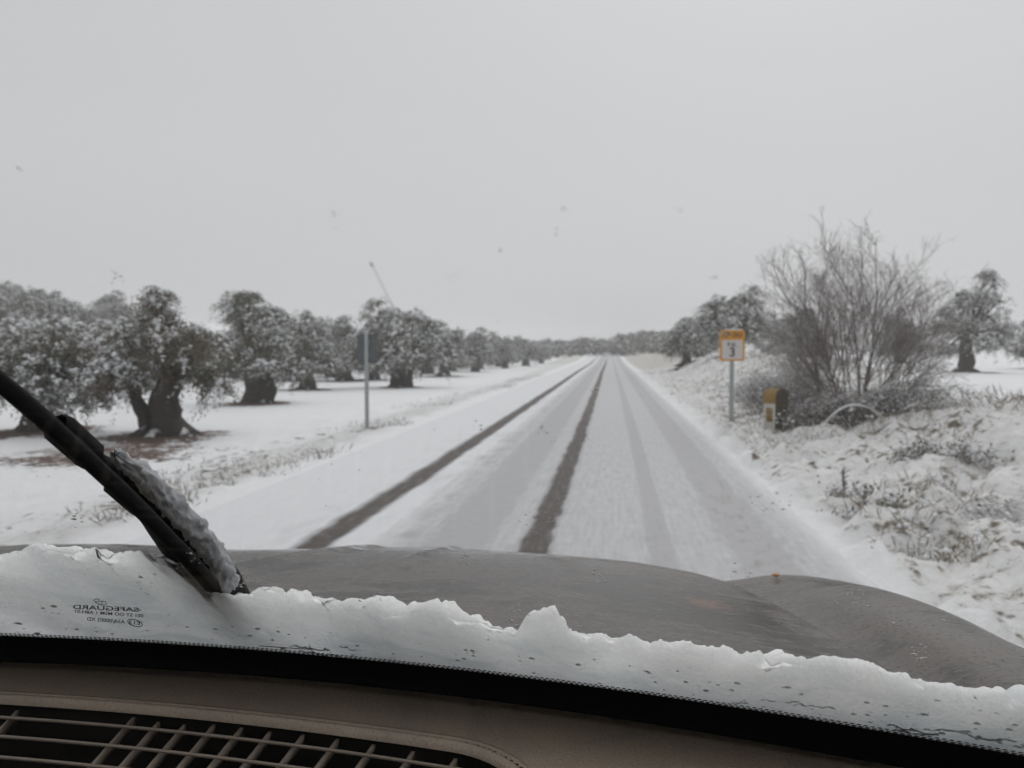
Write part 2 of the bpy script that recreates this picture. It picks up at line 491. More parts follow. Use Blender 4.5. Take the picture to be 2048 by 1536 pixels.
def ground(x, y, rough=True):
    x = np.asarray(x, float); y = np.asarray(y, float)
    wob = 0.25 * (vnoise(y * 0.25, x * 0 + 3.0, 2) - 0.5)
    z = -0.36 * smooth(3.5, 6.3, -x + wob) + rise(y)
    z = z + 5.4 * smooth(27, 60, -x) * smooth(22, 58, y)
    z = z + 0.40 * smooth(2.7, 5.6, x + wob)
    z = z + 0.66 * np.exp(-((x - 4.9 - 0.012 * y) / 1.75) ** 2) * smooth(16, 22, y) * (1 - 0.45 * smooth(32, 60, y)) * (1 - smooth(90, 130, y))
    z = z + 0.35 * np.exp(-((x + 5.6) / 1.3) ** 2) * smooth(45, 70, y) * (1 - smooth(120, 150, y))
    z = z + 0.14 * np.exp(-((x - 5.6) / 1.6) ** 2 - ((y - 9.5) / 3.0) ** 2)
    inroad = smooth(ROAD_L - 0.12, ROAD_L + 0.12, x) * (1 - smooth(ROAD_R - 0.12, ROAD_R + 0.12, x))
    z = z - 0.07 * inroad
    if rough:
        vergeR = smooth(1.42, 1.75, x) * (1 - smooth(7, 12, x)) * (1 - smooth(40, 70, y))
        vergeL = smooth(3.4, 3.7, -x) * (1 - smooth(6, 9, -x)) * (1 - smooth(40, 70, y))
        cl = fbm(x * 2.6, y * 2.6, 4, 1)
        z = z + (0.56 * vergeR + 0.20 * vergeL) * cl + 0.16 * vergeR * (0.18 - np.abs(fbm(x * 1.9, y * 1.9, 3, 14))) + 0.05 * vergeR * np.maximum(0, fbm(x * 7, y * 7, 3, 8)) * 3
        z = z + 0.06 * fbm(x * 0.7, y * 0.7, 3, 4) * (1 - inroad)
        for bx, by, br in BARE:
            q = np.exp(-(((x - bx) / br) ** 2 + ((y - by) / br) ** 2))
            z = z + 0.05 * q
    return z

def zg(x, y):
    return float(ground(np.array([x]), np.array([y]))[0])

# olive positions: prototype, x, y, scale, turn, label
OL = []
def olive_at(u, base_v, proto, s, rz, label, y=None, group=None, zfield=-0.36):
    if y is None:
        y = F * (EYE[2] - zfield) / (base_v - 700)
    p = at_y(u, 700, y)
    OL.append((proto, p[0], y, s, rz, label, group))

G_L = 'olive trees beside the left verge'
olive_at(312, 885, 0, 1.0, 0.0, 'gnarled olive with thick forked trunk and rust-tinged crown, nearest on the left', group=G_L)
olive_at(70, 900, 1, 0.98, 0.0, 'olive with low drooping snow-loaded branches at the left edge behind the wiper', y=15.8, group=G_L)
olive_at(512, 812, 2, 1.0, 0.0, 'tall narrow olive with leaning trunk just right of the nearest olive', group=G_L)
olive_at(612, 783, 3, 0.92, 0.0, 'grey-green olive with pointed crown, third trunk along the left verge', group=G_L)
olive_at(800, 777, 4, 1.08, 0.0, 'snowy olive with forked trunk behind the grey back of the left sign', group=G_L)
olive_at(885, 754, 5, 1.12, 0.4, 'rounded snowy olive with dark trunk, next after the one behind the left sign', group=G_L)
olive_at(690, 764, 3, 1.1, 2.1, 'pale hazy olive half hidden between pointed olive and left sign', group=G_L)
olive_at(950, 744, 4, 0.95, 2.2, 'dark olive right of the rounded one, where the left row starts to merge', group=G_L)
olive_at(1010, 737, 2, 0.8, 1.2, 'small upright olive with a raised tuft in the merging left row', group=G_L)
olive_at(1052, 732, 5, 0.95, 2.8, 'low hazy olive far up the left row near the road bend', group=G_L)
olive_at(1083, 728, 4, 0.8, 4.1, 'last olive of the left row, tiny beside the distant road', group=G_L)
G_B = 'olive trees filling the orchard behind the left row'
for k, (u, y, p, s, rz) in enumerate([(560, 55, 5, 1.1, 1.0), (455, 48, 4, 1.0, 3.0), (760, 60, 3, 1.15, 4.0), (840, 72, 5, 1.1, 5.0), (920, 80, 4, 1.0, .5),
                                      (980, 92, 5, 1.0, 1.9), (1030, 105, 3, .95, 2.9), (655, 75, 4, 1.2, 3.5), (720, 90, 5, 1.15, 0.3), (370, 50, 5, 1.1, 4.4), (590, 44, 5, 1.05, 2.2), (665, 50, 4, 1.1, 1.2), (745, 46, 3, 1.0, 5.1), (855, 58, 4, 1.05, 2.6), (905, 66, 3, 1.0, 3.3), (960, 74, 5, 1.05, 4.8), (1000, 84, 4, 1.0, 0.9), (480, 62, 3, 1.2, 2.0), (420, 58, 4, 1.1, 1.1)]):
    olive_at(u, 0, p, s, rz, 'grey olive in the orchard behind the left roadside row', y=y, group=G_B)
G_H = 'olive trees covering the slope at the far left'
k = 0
for yy in np.arange(34, 76, 7.5):
    for uu in np.arange(-90, 330, 66):
        u = uu + 25 * math.sin(k * 2.3); y = yy + 2.2 * math.cos(k * 1.7); k += 1
        if y < 42 and u > 150:
            continue
        olive_at(u, 0, (5, 4, 3, 5)[k % 4], 1.0 + 0.16 * math.sin(k * 1.1), k * 1.3, 'hazy snow-dusted olive on the slope behind the left-edge trees', y=y, group=G_H)
G_R = 'olive trees on the right of the road'
olive_at(1372, 0, 5, 0.92, 1.4, 'dark olive on the right bank, nearest the road and left of the yellow sign', y=47, group=G_R)
olive_at(1468, 0, 4, 1.12, 3.4, 'dark green olive with snowy top directly behind the yellow sign', y=40, group=G_R)
olive_at(1590, 0, 5, 1.15, 5.0, 'olive showing between the yellow sign and the bare tree', y=46, group=G_R)
olive_at(1932, 0, 6, 1.0, 0.0, 'separate olive with dark single trunk standing right of the bare tree', y=37, group=G_R)
olive_at(2085, 0, 4, 1.05, 4.0, 'olive cut off by the right edge of the picture', y=44, group=G_R)
olive_at(1800, 0, 5, 1.1, 2.0, 'hazy olive seen through the twigs of the bare tree', y=62, group=G_R)
olive_at(1400, 0, 3, 1.2, 2.0, 'pale olive behind the dark olive nearest the road on the right', y=72, group=G_R)
G_F = 'olive trees on the skyline'
for k in range(46):
    u = 1075 + k * 6.6 + 5 * math.sin(k * 4.1)
    y = 128 + 55 * ((k * 0.618) % 1.0)
    s = 0.64 + 0.34 * ((k * 0.377) % 1.0) + (0.18 if u > 1230 else 0)
    if abs(u - 1212) < 9 and y < 168:
        y = 186
    olive_at(u, 0, 7 + k % 3, s, k * 1.9, 'tiny hazy olive on the skyline where the road ends', y=y, group=G_F)

for p, x, y, s, rz, lab, g in OL:
    if y < 62:
        BARE.append((x, y, 1.15 * s if y > 17 else 1.35))
BUSH = at_y(1712, 700, 14.2)[[0, 1]]

# ground sheet: fine near the verge, coarse to the horizon
xs = [0.0]
while xs[-1] < 400:
    xs.append(xs[-1] + 0.06 + 0.03 * max(0, xs[-1] - 9))
xs = np.array([-a for a in xs[:0:-1]] + xs) - 0.8
ys = [2.4]
while ys[-1] < 500:
    ys.append(ys[-1] + 0.045 + 0.0115 * ys[-1])
ys = np.concatenate([np.linspace(-58, 2.2, 40), ys])
X, Y = np.meshgrid(xs, ys)
Z = ground(X, Y)
me = mesh_from('ground', np.stack([X, Y, Z], -1).reshape(-1, 3), grid_faces(len(ys), len(xs)), [M['field_snow']])
bare = np.zeros(X.shape)
for bx, by, br in BARE:
    # thin snow where the crown hangs over, drawn out a little to one side
    q = np.exp(-(((X - bx - 0.1) / (1.15 * br)) ** 2 + ((Y - by + 0.2) / (1.35 * br)) ** 2) ** 1.5)
    bare = np.maximum(bare, 0.8 * q)
tA = OL[0]
near = np.exp(-(((X - tA[1] - 0.6) / 2.3) ** 2 + ((Y - tA[2] + 2.6) / 2.4) ** 2))
bare = np.maximum(bare, 0.72 * near)
p_ = at_z(470, 930, -.2)
bare = np.maximum(bare, 0.52 * np.exp(-(((X - p_[0]) / 1.3) ** 2 + ((Y - p_[1]) / 2.2) ** 2)))
near = np.exp(-(((X - BUSH[0] + 0.4) / 1.0) ** 2 + ((Y - BUSH[1] + 0.3) / 0.9) ** 2))
bare = np.maximum(bare, 0.75 * near)
bare = np.maximum(bare, 0.40 * smooth(1.5, 1.8, X) * (1 - smooth(5, 9, X)) * (1 - smooth(30, 60, Y)))
bare = np.maximum(bare, 0.40 * smooth(3.7, 4.3, -X) * (1 - smooth(5.5, 8, -X)) * (1 - smooth(15, 22, Y)))
straw = 0.44 * smooth(1.5, 1.9, X) * (1 - smooth(5.5, 7.5, X)) * (1 - 0.3 * smooth(30, 50, Y))
straw = np.maximum(straw, 1.0 * smooth(1.7, 2.2, X) * (1 - smooth(10, 16, X)) * smooth(40, 62, Y))
straw = np.maximum(straw, 0.45 * smooth(3.6, 4.1, -X) * (1 - smooth(4.6, 6.0, -X)))
straw = np.maximum(straw, 0.7 * smooth(3.7, 4.2, -X) * (1 - smooth(6.5, 8.5, -X)) * smooth(55, 80, Y))
for nm, A in (('bare', bare), ('straw', straw)):
    a = me.attributes.new(nm, 'FLOAT', 'POINT'); a.data.foreach_set('value', A.astype(np.float32).ravel())
obj('ground', me, kind='structure')

# road sheet with tyre tracks pressed into the snow
rx = np.linspace(ROAD_L - 0.25, ROAD_R + 0.25, 190)
ry = [-58.0, -30, -10, 0, 2]
while ry[-1] < 330:
    ry.append(ry[-1] + 0.05 + 0.018 * ry[-1])
ry = np.array(ry)
X, Y = np.meshgrid(rx, ry)
drift = 0.10 * (vnoise(Y * 0.06, Y * 0 + 1.2, 3) - 0.5)
def track(c, hw, soft):
    dd = np.abs(X - c - drift)
    return 1 - smooth(hw - soft, hw + soft, dd)
edge = 0.07 * fbm(X * 3, Y * 1.6, 4, 6) + 0.05 * fbm(X * 14, Y * 9, 2, 16)
wear = 0.16 + 0.25 * smooth(-1.7, -1.4, X) * (1 - smooth(1.3, 1.6, X))
wear = np.maximum(wear, 0.56 * track(-1.05, 0.34, 0.22) )
wear = np.maximum(wear, 0.36 * track(-0.15, 0.9, 0.55))
wear = np.maximum(wear, 0.60 * track(0.36, 0.10, 0.05))
wear = np.maximum(wear, 0.56 * track(1.0, 0.24, 0.14))
wear = np.maximum(wear, 0.30 * track(-1.55, 0.12, 0.08))
wear = np.maximum(wear, 0.95 * track(-2.02 + edge, 0.130, 0.05))
wear = np.maximum(wear, 0.95 * track(-0.50 + edge, 0.120, 0.05))
wear = np.minimum(wear, 1 - 0.55 * smooth(70, 140, Y) * (wear > 0.6))
Z = rise(Y) + 0.004 - 0.016 * wear + 0.012 * fbm(X * 4, Y * 3, 4, 9) * (1 - 0.7 * (wear > 0.8))
slush = (smooth(-1.88, -1.8, X) * (1 - smooth(-1.5, -1.3, X)) + 0.6 * smooth(-2.6, -2.3, X) * (1 - smooth(-2.24, -2.17, X)))
wear = wear + 0.10 * track(1.0, 0.22, 0.1) * (np.sin((Y + 0.5 * np.abs(X - 1.0)) * 62) > 0.1) * (1 - smooth(7, 12, Y)) * (vnoise(X * 3, Y * 1.5, 5) > .35)
wear = wear + 0.5 * slush * np.maximum(0, fbm(X * 6, Y * 3.2, 4, 27) + .02) * (1 - smooth(25, 60, Y))
Z = Z + slush * 0.05 * fbm(X * 6, Y * 3.5, 4, 26)
Z = Z + 0.02 * smooth(1.05, 1.3, X) * (1 - smooth(1.35, 1.55, X)) - 0.10 * smooth(ROAD_R, ROAD_R + 0.2, X) - 0.10 * smooth(-ROAD_L, -ROAD_L + 0.2, -X)
me = mesh_from('road', np.stack([X, Y, Z], -1).reshape(-1, 3), grid_faces(len(ry), len(rx)), [M['snowy_road']])
a = me.attributes.new('wear', 'FLOAT', 'POINT'); a.data.foreach_set('value', wear.astype(np.float32).ravel())
obj('road', me, kind='structure')

# ------------------------------------------------------------------ olive trees
OCT_V = np.array([[1, 0, 0], [0, 1, 0], [-1, 0, 0], [0, -1, 0], [0, 0, 1], [0, 0, -1]], float)
OCT_F = np.array([[0, 1, 4], [1, 2, 4], [2, 3, 4], [3, 0, 4], [1, 0, 5], [2, 1, 5], [3, 2, 5], [0, 3, 5]])

def blobs(C, R, flat, rng):
    """many small uneven lumps"""
    n = len(C)
    jit = 1 + 0.35 * (rng.random((n, 6, 1)) - 0.5)
    a = rng.random(n) * 6.28
    v = OCT_V[None] * jit * R[:, None, None]
    v[:, :, 2] *= flat
    x = v[:, :, 0] * np.cos(a)[:, None] - v[:, :, 1] * np.sin(a)[:, None]
    y = v[:, :, 0] * np.sin(a)[:, None] + v[:, :, 1] * np.cos(a)[:, None]
    v = np.stack([x, y, v[:, :, 2]], -1) + C[:, None, :]
    Fs = OCT_F[None] + (np.arange(n) * 6)[:, None, None]
    return v.reshape(-1, 3), Fs.reshape(-1, 3)

def leaves(C, D, L, W, rng):
    n = len(C)
    D = D / (np.linalg.norm(D, axis=1)[:, None] + 1e-9)
    S = np.cross(D, rng.normal(size=(n, 3))); S /= np.linalg.norm(S, axis=1)[:, None] + 1e-9
    L = L[:, None]; W = W[:, None]
    N = np.cross(D, S)
    V = np.stack([C, C + D * L * 0.5 + S * W * 0.5 + N * L * 0.06, C + D * L, C + D * L * 0.5 - S * W * 0.5 + N * L * 0.06], 1)
    Fs = (np.arange(n) * 4)[:, None] + np.arange(4)[None]
    return V.reshape(-1, 3), Fs

def olive(clumps, trunk, seed, dens=1.0, snow=0.62, big=1.0, russet=0.0, skirt=0, wide=1.0):
    """returns meshes (trunk, crown, snow)"""
    rng = np.random.default_rng(seed)
    tg = Geo(); lg = Geo(); sg = Geo()
    clumps = list(clumps)
    for q in range(skirt):                     # hanging outer boughs
        a = q * 6.283 / skirt + seed; rr_ = .85 + .3 * rng.random()
        clumps.append((rr_ * math.cos(a), rr_ * math.sin(a) * .8, .85 + .35 * rng.random(), .34 + .12 * rng.random(), .38, .32 + .14 * rng.random()))
    tops = []
    for P, R in trunk:
        P = spline(P, 16); R = np.interp(np.linspace(0, 1, 16), np.linspace(0, 1, len(R)), R)
        tg.add(*tube(P, R, 16, 0.3, seed))
        tops.append((P[-1], R[-1]))
        # root flare
        if P[0][2] < 0.1:
            for q in range(5):
                a = q * 1.26 + seed
                e = P[0] + np.array([math.cos(a), math.sin(a), 0]) * R[0] * 1.75; e[2] = -0.12
                tg.add(*tube(spline([P[1] + np.array([math.cos(a), math.sin(a), 0]) * R[0] * 0.5, P[0] + np.array([math.cos(a), math.sin(a), 0]) * R[0] * 1.05 + np.array([0, 0, .05]), e], 5), [R[0] * .4, R[0] * .36, R[0] * .3, R[0] * .22, R[0] * .1], 6, 0.3, seed + q))
    for ci, (cx, cy_, cz, rx_, ry_, rz_) in enumerate(clumps):
        cx *= wide; cy_ *= wide; rx_ *= wide; ry_ *= wide
        c = np.array([cx, cy_, cz]); r3 = np.array([rx_, ry_, rz_])
        t0, r0 = min(tops, key=lambda q: np.linalg.norm(q[0] - c))
        mid = (t0 + c) / 2 + rng.normal(size=3) * 0.08 + np.array([0, 0, 0.06])
        tg.add(*tube(spline([t0 - np.array([0, 0, .08]), mid, c], 6), np.linspace(min(r0 * 0.55, 0.10), 0.018, 6), 6, 0.2, seed + ci, False))
        nsp = int(50 * (rx_ * ry_ * rz_) ** (1 / 3) / 0.45 * dens) + 6
        d = rng.normal(size=(nsp, 3)); d /= np.linalg.norm(d, axis=1)[:, None]
        reach = rng.random((nsp, 1)) ** 0.45 * (1 + 0.40 * (rng.random((nsp, 1)) < .2))
        sp_c = c + d * r3 * reach
        for q in range(0, nsp, 3):
            tg.add(*tube(np.array([c + (sp_c[q] - c) * 0.1, c + (sp_c[q] - c) * 0.6 + rng.normal(size=3) * .04, sp_c[q]]), [0.016, 0.010, 0.004], 4, 0, 0, False))
        for q in range(nsp):
            o = sp_c[q]
            if vnoise(o[0] * 2.3 + seed * 1.7, o[2] * 2.3 + o[1] * 1.3, 9) < .27:
                continue                                     # gaps between the boughs
            L = (0.16 + 0.26 * rng.random()) * (1 + .5 * (big - 1))
            h = np.array([d[q][0], d[q][1], 0.0]); h = h / (np.linalg.norm(h) + .2) + rng.normal(size=3) * .25
            droop = 0.5 + 0.9 * rng.random()
            def bough(t_):
                return o + np.outer(t_, h) * L + np.stack([0 * t_, 0 * t_, (.35 * t_ - droop * t_ * t_) * L], 1)
            nl = int(24 + 20 * rng.random())
            tl_ = rng.random(nl) * 1.1
            off = rng.normal(size=(nl, 3)) * np.array([.045, .045, .04]) * big
            dirs = rng.normal(size=(nl, 3)) * 0.7 + h * .6 + np.array([0, 0, -0.6])
            reddish = 1 if rng.random() < russet * (1.3 if o[2] < c[2] + .1 else 0.6) else 0
            v, f = leaves(bough(tl_) + off - np.array([0, 0, .02]), dirs, (0.05 + 0.045 * rng.random(nl)) * big, (0.017 + 0.012 * rng.random(nl)) * big, rng)
            lg.add(v, f, reddish)
            up = 0.5 + 0.5 * d[q][2]
            patch = vnoise(o[0] * 2.6 + seed, o[2] * 2.6 + o[1] * 1.7, 3)
            if rng.random() < snow * (0.5 + 0.7 * up) * (0.2 + 1.7 * smooth(.3, .65, patch)):
                nb = int(9 + 8 * rng.random())
                tb = np.sort(rng.random(nb)) * 1.05
                so = rng.normal(size=(nb, 3)) * np.array([.022, .022, .012]) * big + np.array([0, 0, .03 * big])
                v, f = blobs(bough(tb) + so, (0.022 + 0.040 * rng.random(nb) ** 1.4) * big * (1.15 - .5 * tb), 0.7, rng)
                sg.add(v, f, 0)
    return (tg.mesh('trunk', [M['olive_bark']]), lg.mesh('crown', [M['olive_leaf'], M['russet_leaf']], False), sg.mesh('snow_load', [M['tree_snow']]))

V_ = lambda *a: [np.array(q, float) for q in a]
PROTO = {}
# nearest olive (about 2.9 m tall): forked trunk, leaning crown, a tuft on top
PROTO[0] = olive([(-.1, 0, 1.75, .62, .6, .42), (.45, .1, 1.85, .5, .5, .4), (.3, 0, 2.2, .42, .45, .3), (-.05, .1, 2.5, .22, .25, .26), (.12, 0, 2.75, .2, .2, .16),
                  (.7, 0, 1.5, .38, .45, .4), (-.75, .1, 1.45, .5, .5, .36), (.85, .1, 1.95, .3, .35, .26), (.15, -.3, 1.5, .5, .4, .35), (-.5, -.2, 1.95, .4, .45, .3), (.95, -.1, 1.2, .2, .25, .3),
                  (-.95, -.2, 1.1, .3, .35, .3)],
                 [(V_((0.15, 0, -.1), (.12, 0, .45), (.22, 0, .8), (.38, 0, 1.25)), [.50, .34, .28, .16]),
                  (V_((-.22, .05, -.1), (-.3, .02, .35), (-.42, 0, .75), (-.5, 0, 1.15)), [.2, .15, .13, .09])], 21, 1.1, 0.80, 1.0, 0.42, 3)
# drooping olive at the left edge
PROTO[1] = olive([(0, 0, 1.75, .8, .7, .45), (.75, 0, 1.55, .6, .6, .42), (-.8, 0, 1.6, .6, .6, .45), (1.15, -.3, 1.1, .45, .5, .4), (.55, -.6, 1.15, .5, .45, .4), (-.4, -.6, 1.1, .55, .45, .4),
                  (1.3, 0, .72, .25, .3, .32), (.75, -.7, .7, .28, .3, .3), (-1.2, -.1, 1.0, .45, .5, .45), (.3, .2, 2.1, .5, .5, .25), (-.6, .1, 2.1, .5, .5, .25), (1.05, -.1, 1.8, .35, .35, .25)],
                 [(V_((0, 0, -.1), (.03, 0, .5), (0, 0, .9), (.05, 0, 1.3)), [.4, .28, .24, .16])], 22, 1.0, 1.35)
# tall narrow olive, leaning trunk
PROTO[2] = olive([(.1, 0, 1.7, .55, .6, .55), (-.35, 0, 2.2, .45, .5, .5), (.35, 0, 2.5, .45, .5, .45), (-.5, 0, 2.85, .3, .35, .35), (-.55, 0, 3.3, .4, .35, .2), (-.85, 0, 3.15, .22, .25, .2), (-.2, .1, 3.45, .28, .3, .16),
                  (.65, 0, 1.9, .35, .4, .5), (.55, .1, 2.85, .3, .35, .3), (-.3, -.3, 1.5, .4, .4, .4), (.3, -.3, 1.3, .35, .4, .35), (0, 0, 2.9, .35, .4, .35)],
                 [(V_((.05, 0, -.1), (.0, 0, .45), (-.12, 0, .9), (-.2, 0, 1.6)), [.42, .3, .25, .14]), (V_((.35, 0, -.1), (.42, 0, .45), (.4, 0, .9), (.35, 0, 1.4)), [.25, .2, .16, .1])], 23, 1.0, 0.72, skirt=6, wide=1.12)
# pointed crown
PROTO[3] = olive([(0, 0, 1.5, .8, .8, .6), (.5, 0, 1.9, .55, .6, .5), (-.5, 0, 1.85, .55, .6, .5), (0, 0, 2.4, .6, .6, .5), (.1, 0, 3.0, .4, .4, .4), (0, 0, 3.4, .2, .22, .25), (.8, 0, 1.3, .4, .45, .45),
                  (-.85, 0, 1.3, .4, .45, .45), (0, -.5, 1.5, .6, .4, .5), (-.3, .1, 2.85, .3, .3, .3), (.45, .1, 2.6, .35, .35, .35)],
                 [(V_((0, 0, -.1), (.05, 0, .5), (-.05, 0, 1.0), (0, 0, 1.5)), [.42, .28, .24, .15])], 24, 0.9, 0.8, skirt=7, wide=1.18)
# broad snowy olive with forked trunk
PROTO[4] = olive([(0, 0, 2.0, .8, .8, .5), (.85, 0, 1.8, .65, .7, .5), (-.85, 0, 1.8, .65, .7, .5), (1.35, 0, 1.3, .45, .5, .45), (-1.4, 0, 1.3, .45, .5, .45), (-.75, 0, 2.6, .42, .45, .35), (-.7, 0, 3.15, .26, .28, .28),
                  (.4, 0, 2.55, .5, .5, .35), (0, -.6, 1.5, .8, .5, .45), (-.3, .2, 2.75, .35, .4, .25), (.95, 0, 2.4, .3, .35, .25)],
                 [(V_((0, 0, -.1), (-.05, 0, .45), (-.3, 0, .85), (-.55, 0, 1.4)), [.36, .25, .2, .13]), (V_((.2, 0, -.1), (.25, 0, .5), (.4, 0, .95), (.55, 0, 1.4)), [.25, .2, .17, .12])], 25, 0.9, 1.0, skirt=7, wide=1.12)
# rounded olive
PROTO[5] = olive([(0, 0, 1.9, .9, .9, .65), (.75, .1, 1.75, .6, .6, .55), (-.75, 0, 1.7, .6, .65, .5), (.2, 0, 2.55, .55, .55, .35), (.65, 0, 2.5, .35, .4, .4), (.8, 0, 2.95, .22, .25, .2), (-.4, 0, 2.4, .45, .5, .35),
                  (0, -.65, 1.5, .7, .45, .45), (1.15, 0, 1.25, .35, .45, .45), (-1.1, 0, 1.25, .4, .45, .45), (-.1, .6, 1.6, .7, .5, .5)],
                 [(V_((0, 0, -.1), (.05, 0, .5), (-.02, 0, 1.0), (0, 0, 1.5)), [.4, .27, .23, .15])], 26, 0.9, 0.92, skirt=8, wide=1.18)
# open crowned single olive on the right
PROTO[6] = olive([(-.1, 0, 2.0, .7, .7, .5), (.8, 0, 2.3, .7, .65, .6), (.1, 0, 2.9, .6, .6, .45), (.65, 0, 3.3, .4, .45, .4), (.95, 0, 3.85, .32, .35, .3), (.7, 0, 4.1, .3, .3, .2), (-.6, 0, 2.6, .4, .45, .35), (-.35, 0, 3.3, .25, .3, .3),
                  (-.9, 0, 1.9, .4, .45, .3), (1.3, 0, 1.75, .45, .5, .4), (1.1, 0, 1.35, .4, .4, .3), (0, -.5, 1.6, .6, .4, .35), (1.15, 0, 2.95, .35, .4, .35)],
                 [(V_((0, 0, -.1), (.0, 0, .5), (-.05, 0, 1.0), (.1, 0, 1.7)), [.42, .27, .22, .15])], 27, 1.0, 1.15, skirt=2, wide=1.12)
for k, sd in enumerate((31, 32, 33)):
    r_ = np.random.default_rng(sd)
    cl = [(r_.normal() * .7, r_.normal() * .6, 1.3 + r_.random() * 1.5, .65, .65, .5) for q in range(7)] + [(0, 0, 1.7, .95, .9, .6), (.3 - .3 * k, 0, 2.9, .35, .35, .35)]
    PROTO[7 + k] = olive(cl, [(V_((0, 0, -.1), (.05, 0, .6), (0, 0, 1.4)), [.38, .26, .16])], sd, 0.28, 0.55, 2.3, skirt=6, wide=1.2)

for p, x, y, s, rz, lab, g in OL:
    e = empty('olive_tree', (x, y, zg(x, y) - 0.02), lab, 'tree', g, rz, s)
    if y > 36 and p != 6:                      # no two of one build
        jx = (x * 7.31 + y * 3.17) % 1.0; jz = (x * 2.77 + y * 5.93) % 1.0
        e.scale = (s * (.9 + .4 * jx), s * (1.2 - .3 * jx), s * (.84 + .28 * jz))
    for nm, me in zip(('trunk', 'crown', 'snow_load'), PROTO[p]):
        obj(nm, me, e)

# ------------------------------------------------------------------ bare tree, brambles and weeds on the right
def grow(g, p, d, L, r, lev, rng, kids, bend, sides, tips=None):
    n = (6, 4, 3, 2, 2)[lev]
    P = [p]; q = p.copy(); dd = d / np.linalg.norm(d)
    for i in range(n):
        dd = dd + rng.normal(size=3) * bend + np.array([0, 0, 0.02 if lev < 3 else 0.0])
        dd /= np.linalg.norm(dd)
        q = q + dd * L / n; P.append(q)
    P = np.array(P)
    g.add(*tube(P, np.linspace(r, r * 0.45, n + 1), sides[lev], 0, 0, False))
    if lev + 1 >= len(kids):
        return
    for c in range(kids[lev + 1]):
        t = 0.2 + 0.8 * (c + rng.random()) / kids[lev + 1]
        k = min(int(t * n), n - 1); b = P[k] + (P[k + 1] - P[k]) * (t * n - k)
        ax = P[k + 1] - P[k]; ax /= np.linalg.norm(ax)
        s = np.cross(ax, rng.normal(size=3)); s /= np.linalg.norm(s)
        an = 0.35 + 0.5 * rng.random()
        grow(g, b, ax * math.cos(an) + s * math.sin(an), L * (0.42 + 0.25 * rng.random()) * (1.05 - 0.3 * t), max(r * 0.5, 0.0026), lev + 1, rng, kids, bend * 1.15, sides)

rng = np.random.default_rng(47)
bx, by = BUSH; bz = zg(bx, by)
bt = empty('bare_tree', (bx, by, bz), 'leafless bushy tree with many fanning grey twigs beside the yellow milestone', 'tree', s=0.77)
stems = [(-.2, 1.0, 2.75), (.06, .2, 2.9), (.25, -.4, 2.8), (-.42, .3, 2.7), (.5, .3, 2.65), (-.62, -.3, 2.55), (.72, -.2, 2.5), (-.05, -.5, 2.5), (.38, .5, 2.75), (-.85, .2, 2.35), (.95, .1, 2.3), (-1.15, 0, 1.9), (1.25, 0, 1.9), (-1.5, .1, 1.7), (1.6, -.1, 1.6), (.15, .8, 2.7), (-.3, -.8, 2.5), (1.0, .5, 2.2), (-1.0, -.6, 1.9), (1.9, .2, 1.3), (-1.9, .2, 1.4), (-.7, .9, 2.3), (.6, -.9, 2.3)]
for k, (lx, ly, L) in enumerate(stems):
    g = Geo()
    p0 = np.array([rng.normal() * .13 + lx * .12, rng.normal() * .12, -0.1])
    grow(g, p0, np.array([lx * .86, ly * .4, 1.0]), L, 0.025 if k < 5 else 0.017, 0, rng, [1, 8, 6, 5, 3], 0.06, [7, 5, 4, 3, 3])
    obj('stem', g.mesh('stem', [M['bare_twig']]), bt)

def tangle(name, u, v, y, w_, d_, h_, n, seed, label, arch=0.6, mat='frosted_cane', leafy=0.0, rad=0.006, group=None):
    """low bramble: canes that arch up and over"""
    rng = np.random.default_rng(seed)
    p = at_y(u, v, y); z0 = zg(p[0], y)
    e = empty(name, (p[0], y, z0), label, 'shrub', group)
    g = Geo(); lg = Geo(); sg = Geo()
    for k in range(n):
        a = rng.random() * 6.283; r = rng.random() ** 0.6
        b = np.array([math.cos(a) * r * w_ * .5, math.sin(a) * r * d_ * .5, -0.04])
        o = rng.normal(size=3) * np.array([w_ * .3, d_ * .3, 0]); h = h_ * (0.45 + 0.55 * rng.random()) * (1.1 - 0.5 * r)
        t1 = b + o * arch + np.array([0, 0, h]); t2 = b + o * arch * 2.0 + np.array([0, 0, h * (0.25 + .6 * rng.random())])
        P = spline([b, (b + t1) / 2 + rng.normal(size=3) * .04, t1, t2], 8)
        g.add(*tube(P, np.linspace(rad, rad * .4, 8), 3, 0, 0, False))
        for q in range(2):
            i = rng.integers(2, 7); ee = P[i] + rng.normal(size=3) * np.array([.16, .16, .1])
            g.add(*tube(np.array([P[i], (P[i] + ee) / 2 + rng.normal(size=3) * .02, ee]), [rad * .5, rad * .4, rad * .25], 3, 0, 0, False))
        if leafy and rng.random() < leafy:
            i = rng.integers(3, 8, 9)
            vv, ff = leaves(P[i] + rng.normal(size=(9, 3)) * .05, rng.normal(size=(9, 3)), 0.03 + .03 * rng.random(9), .02 + .012 * rng.random(9), rng)
            lg.add(vv, ff)
        if rng.random() < 0.55:
            i = rng.integers(2, 8, 5)
            vv, ff = blobs(P[i] + rng.normal(size=(5, 3)) * .03 + np.array([0, 0, .012]), 0.012 + .022 * rng.random(5), .6, rng)
            sg.add(vv, ff)
    obj('canes', g.mesh('canes', [M[mat]]), e)
    if lg.n:
        obj('leaves', lg.mesh('leaves', [M['olive_leaf']], False), e)
    if sg.n:
        obj('snow_load', sg.mesh('snow_load', [M['tree_snow']]), e)
    return e

